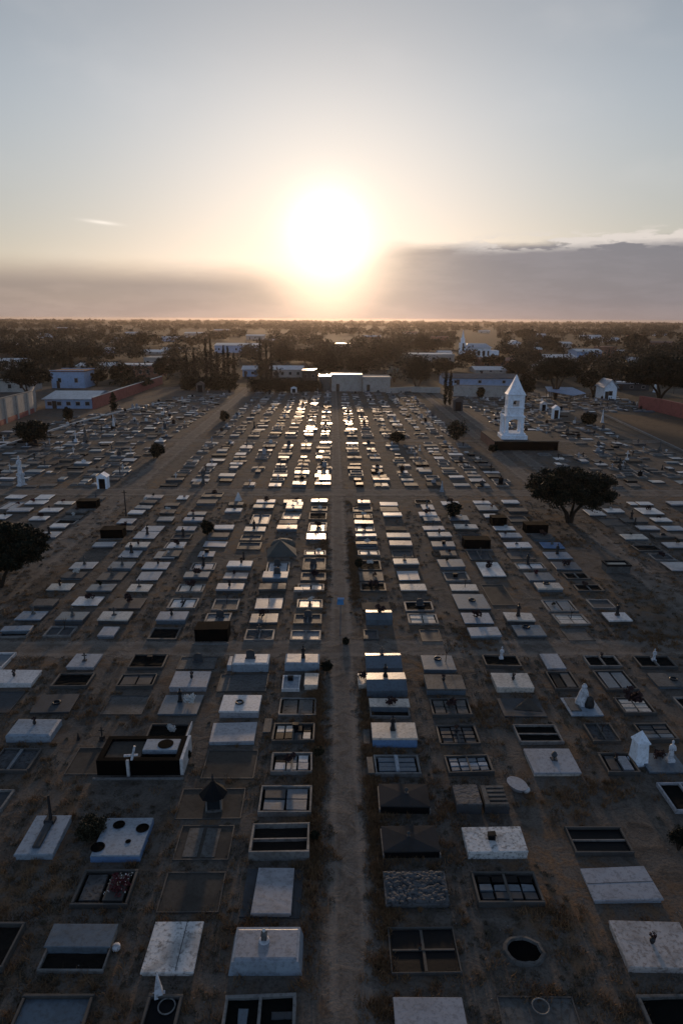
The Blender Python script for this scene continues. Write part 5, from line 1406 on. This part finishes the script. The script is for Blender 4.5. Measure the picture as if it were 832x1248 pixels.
def tub():
    p = at(631, 966); root = empty('enamel_tub', (p.x, p.y + .25, 0), .5, 'white oval enamel tub lying on the earth beside the twin tomb', 'tub')
    m = MB(); m.lathe([(.22, 0), (.30, .12), (.36, .26), (.385, .27), (.385, .29), (.34, .29)], 20, 0, 0, 0, 1.0, 1.35); m.build('shell', 'lilac', root)
    m = MB(); m.lathe([(.335, .265), (.33, .272)], 20, 0, 0, 0, 1.0, 1.35); m.build('inside', 'slate', root)
    m = MB(); m.lathe([(.13, 0), (.16, .1), (.14, .2), (.05, .26)], 10, .22, -.36, 0); m.build('bowl', 'white', root)
tub()
p = at(141, 1160); m = MB(); m.lathe([(.10, -.03), (.145, .04), (.14, .13), (.08, .19), (.01, .2)], 10); o = m.build('stone', 'statue', None, (p.x, p.y + .1, 0)); tag(o, 'round pale stone beside the slate blue half-covered grave', 'stone')
p = at(394, 584); m = MB(); m.box(-.75, .75, -1.4, 1.4, -.08, .28, .03); o = m.build('grave_slab', 'cream', None, (p.x + .2, p.y, 0)); tag(o, 'lone cream slab reflecting the sun at the path edge past far crossing', 'grave')
p = at(364, 720); m = MB(); m.box(-.35, .35, -.3, .3, -.05, .2, .03); o = m.build('stone_block', 'pink', None, (p.x, p.y, 0)); tag(o, 'small pinkish stone block on the left verge of the path', 'stone block')
p = at(351, 889); m = MB()

# white post, leaning cross of the tall walled tomb
def ruin():
    a, b = at(119, 945), at(220, 945); H = pz(170, 925, a.y); w = b.x - a.x; D = 1.9; H *= .9
    root = empty('tomb', ((a.x + b.x) / 2, a.y + D / 2, 0), 0, 'tall black-walled tomb with white posts and round opening in its pale slab', 'grave', 'graves in rows across the cemetery')
    m = MB(); m.box(-w / 2, w / 2, -D / 2, -D / 2 + .25, -.1, H); m.box(-w / 2, w / 2, D / 2 - .25, D / 2, -.1, H); m.box(-w / 2, -w / 2 + .25, -D / 2 + .25, D / 2 - .25, -.1, H - .002); m.box(w / 2 - .25, w / 2, -D / 2 + .25, D / 2 - .25, -.1, H - .002); m.build('walls', 'void', root)
    m = MB(); m.box(-w / 2 + .255, -w * .005, -D / 2 + .255, D / 2 - .255, 0, H - .12, .01); m.build('bed', 'brown', root)
    m = MB(); m.box(-w * .0, w / 2 - .27, -D * .1, D / 2 - .27, H - .2, H + .02, .02); s_ = m.build('slab', 'paleblue', root)
    m = MB(); m.lathe([(.36, 0), (.36, .014)], 22, w * .26, D * .14, H + .022); m.build('opening', 'void', s_)
    m = MB(); m.box(w / 2 + .003, w / 2 + .15, -D / 2, D / 2, -.1, H + .05, .02); m.build('side_kerb', 'white', root)
    m = MB(); m.box(-.28 - w * .06, -.16 - w * .06, -D / 2 - .12, -D / 2 - .004, 0, H + .08, .01); m.build('post', 'white', root)
    m = MB(); m.tube((-.30, -.9, H * .9), (-.15, -.75, H + .62), .07, .06, 4); m.tube((-.62, -.9, H + .22), (-.02, -.8, H + .2), .06, .05, 4); m.build('cross', 'statue', root)
    m = MB(); m.box(-w / 2 - .1, w / 2 + .2, -D / 2 - .35, -D / 2 - .27, -.05, .1, .01); m.build('kerb', 'kerb', root)
ruin()
# ------------------------------------------------------------------ the wooded plain and its scattered roofs
def far_woods():
    r = np.random.default_rng(9)
    free = []
    zones = [(b[0] - 3, b[1] + 3, b[3] - 2, b[2] + 5) for b in BL] + [(556, 608, 408, 442), (224, 292, 424, 446), (312, 340, 430, 450)]
    n = 5600
    P = []; Uu = []; Vv = []
    for i in range(n):
        u = r.random(); d = 225 * (18.0 ** (u ** .9))
        if i < 1100: d = r.uniform(222, 520)
        x = r.uniform(-.60, .62) * d + r.normal(0, 4)
        # clearings: keep town patches open
        s = math.sin(x / 60 + 2) * math.cos(d / 75) + .35 * math.sin(x / 17) * math.cos(d / 23)
        if s < -.45 and d < 1100 and i >= 1100: continue
        if i >= 1100 and d > 260 and math.sin(x / (d * .05) + 1.0) * math.cos(math.log(d) * 9) + r.normal(0, .25) < -.28: continue
        px = 404 + 832 * x / (d * .962 + 5.4); dep = math.degrees(math.atan(20 / d)); py = 624 - 832 * math.tan(math.radians(15.8 - dep))
        if any(a < px < b and c < py < e for a, b, c, e in zones): continue
        if d < 240 and r.random() < .5: continue
        h = r.uniform(4.0, 9.5) * (1.0 if d > 300 else .8) * (1.0 if d < 1500 else 1.15); w = h * r.uniform(.55, 1.1)
        if d > 900: w *= 1.6
        k = 170 if d < 420 else 80 if d < 900 else 36
        sz = max(.30, d * .0013)
        q = r.normal(0, 1, (k, 3)); q /= np.linalg.norm(q, axis=1)[:, None]; q *= (r.random(k) ** .4)[:, None]
        # lumpy crown: squeeze directions at random
        ph = r.uniform(0, 6.28, 3)
        lump = .75 + .25 * np.sin(3 * np.arctan2(q[:, 1], q[:, 0]) + ph[0]) + .12 * np.sin(5 * q[:, 2] * 3 + ph[1])
        pos_ = np.stack([x + q[:, 0] * w * lump, d + q[:, 1] * w * lump, np.maximum(.3, h * .56 + q[:, 2] * h * .46 * lump)], 1)
        U_ = r.normal(0, 1, (k, 3)); U_ /= np.linalg.norm(U_, axis=1)[:, None]; V_ = np.cross(U_, r.normal(0, 1, (k, 3))); V_ /= np.linalg.norm(V_, axis=1)[:, None]
        ss = sz * r.uniform(.6, 1.4, k)[:, None]
        P.append(pos_); Uu.append(U_ * ss * 1.7); Vv.append(V_ * ss)
    o = quads_object('distant_trees', np.concatenate(P), np.concatenate(Uu), np.concatenate(Vv), 'farleaf')
    tag(o, 'wooded plain of merged dark trees fading into haze towards the horizon', 'woodland', kind='stuff')
MT['farleaf'] = leafmat('woodland_leaves', (0.018, 0.019, 0.011), (0.042, 0.036, 0.020))
far_woods()
rn = random.Random(19)
SP = ['red brick', 'white walled', 'grey walled', 'pale blue', 'tan walled']
SR = [('tileroof', 'tiled roof'), ('metalroof', 'tin roof'), ('darkroof', 'dark roof')]
FH = [(30, 427), (56, 412), (148, 418), (160, 409), (212, 416), (338, 420), (452, 414), (470, 424), (515, 420), (536, 415), (640, 432), (655, 411), (668, 424), (720, 413), (742, 417), (775, 412), (805, 409), (75, 402), (270, 405), (500, 408), (590, 406), (700, 404)]
LM = ['above the broad left tree', 'far left near the horizon', 'above the left tree line', 'above the cypress pair', 'behind the pale store', 'above the mirrored roof', 'right of the sun-struck hall', 'above the pale dry tree', 'left of the round-shouldered store', 'left of church spire', 'behind the bell tower roof', 'above the bell tower spire', 'left of the flat-topped acacia', 'above bright blue hall', 'right of bright blue hall', 'beyond the huge rounded tree', 'at far right near horizon', 'near the far left horizon', 'near horizon above cypress row', 'near horizon right of the sun', 'near horizon above the church', 'near horizon above the acacia']
for (px, py), lm in zip(FH, LM):
    i = rn.randrange(5); rf = rn.choice(SR[:2] + SR[1:2])
    p = at(px, py); wpx = rn.uniform(13, 22) / scale_at(p)
    building(px - wpx / 2, px + wpx / 2, py, py - 4.2 / scale_at(p) * 1.0, 10, ['brick', 'painted', 'plaster', 'bluewall', 'cream'][i], rf[0], 'far %s house with %s %s' % (SP[i], rf[1], lm), rt='gable', nw=2, rise=1.2)

# ------------------------------------------------------------------ haze
hz = MB(); hz.box(-7100, 7100, -420, 7100, -1.0, 20.8)
m, t, b = newmat('evening_haze'); t.nodes.remove(b)
v = t.nodes.new('ShaderNodeVolumePrincipled'); v.inputs['Color'].default_value = (0.52, 0.45, 0.41, 1); v.inputs['Density'].default_value = 0.000095; v.inputs['Anisotropy'].default_value = 0.72
t.links.new(v.outputs[0], t.nodes['Material Output'].inputs['Volume'])
tag(hz.build('haze', m), 'thin warm evening haze lying over the whole plain', 'haze', kind='stuff')
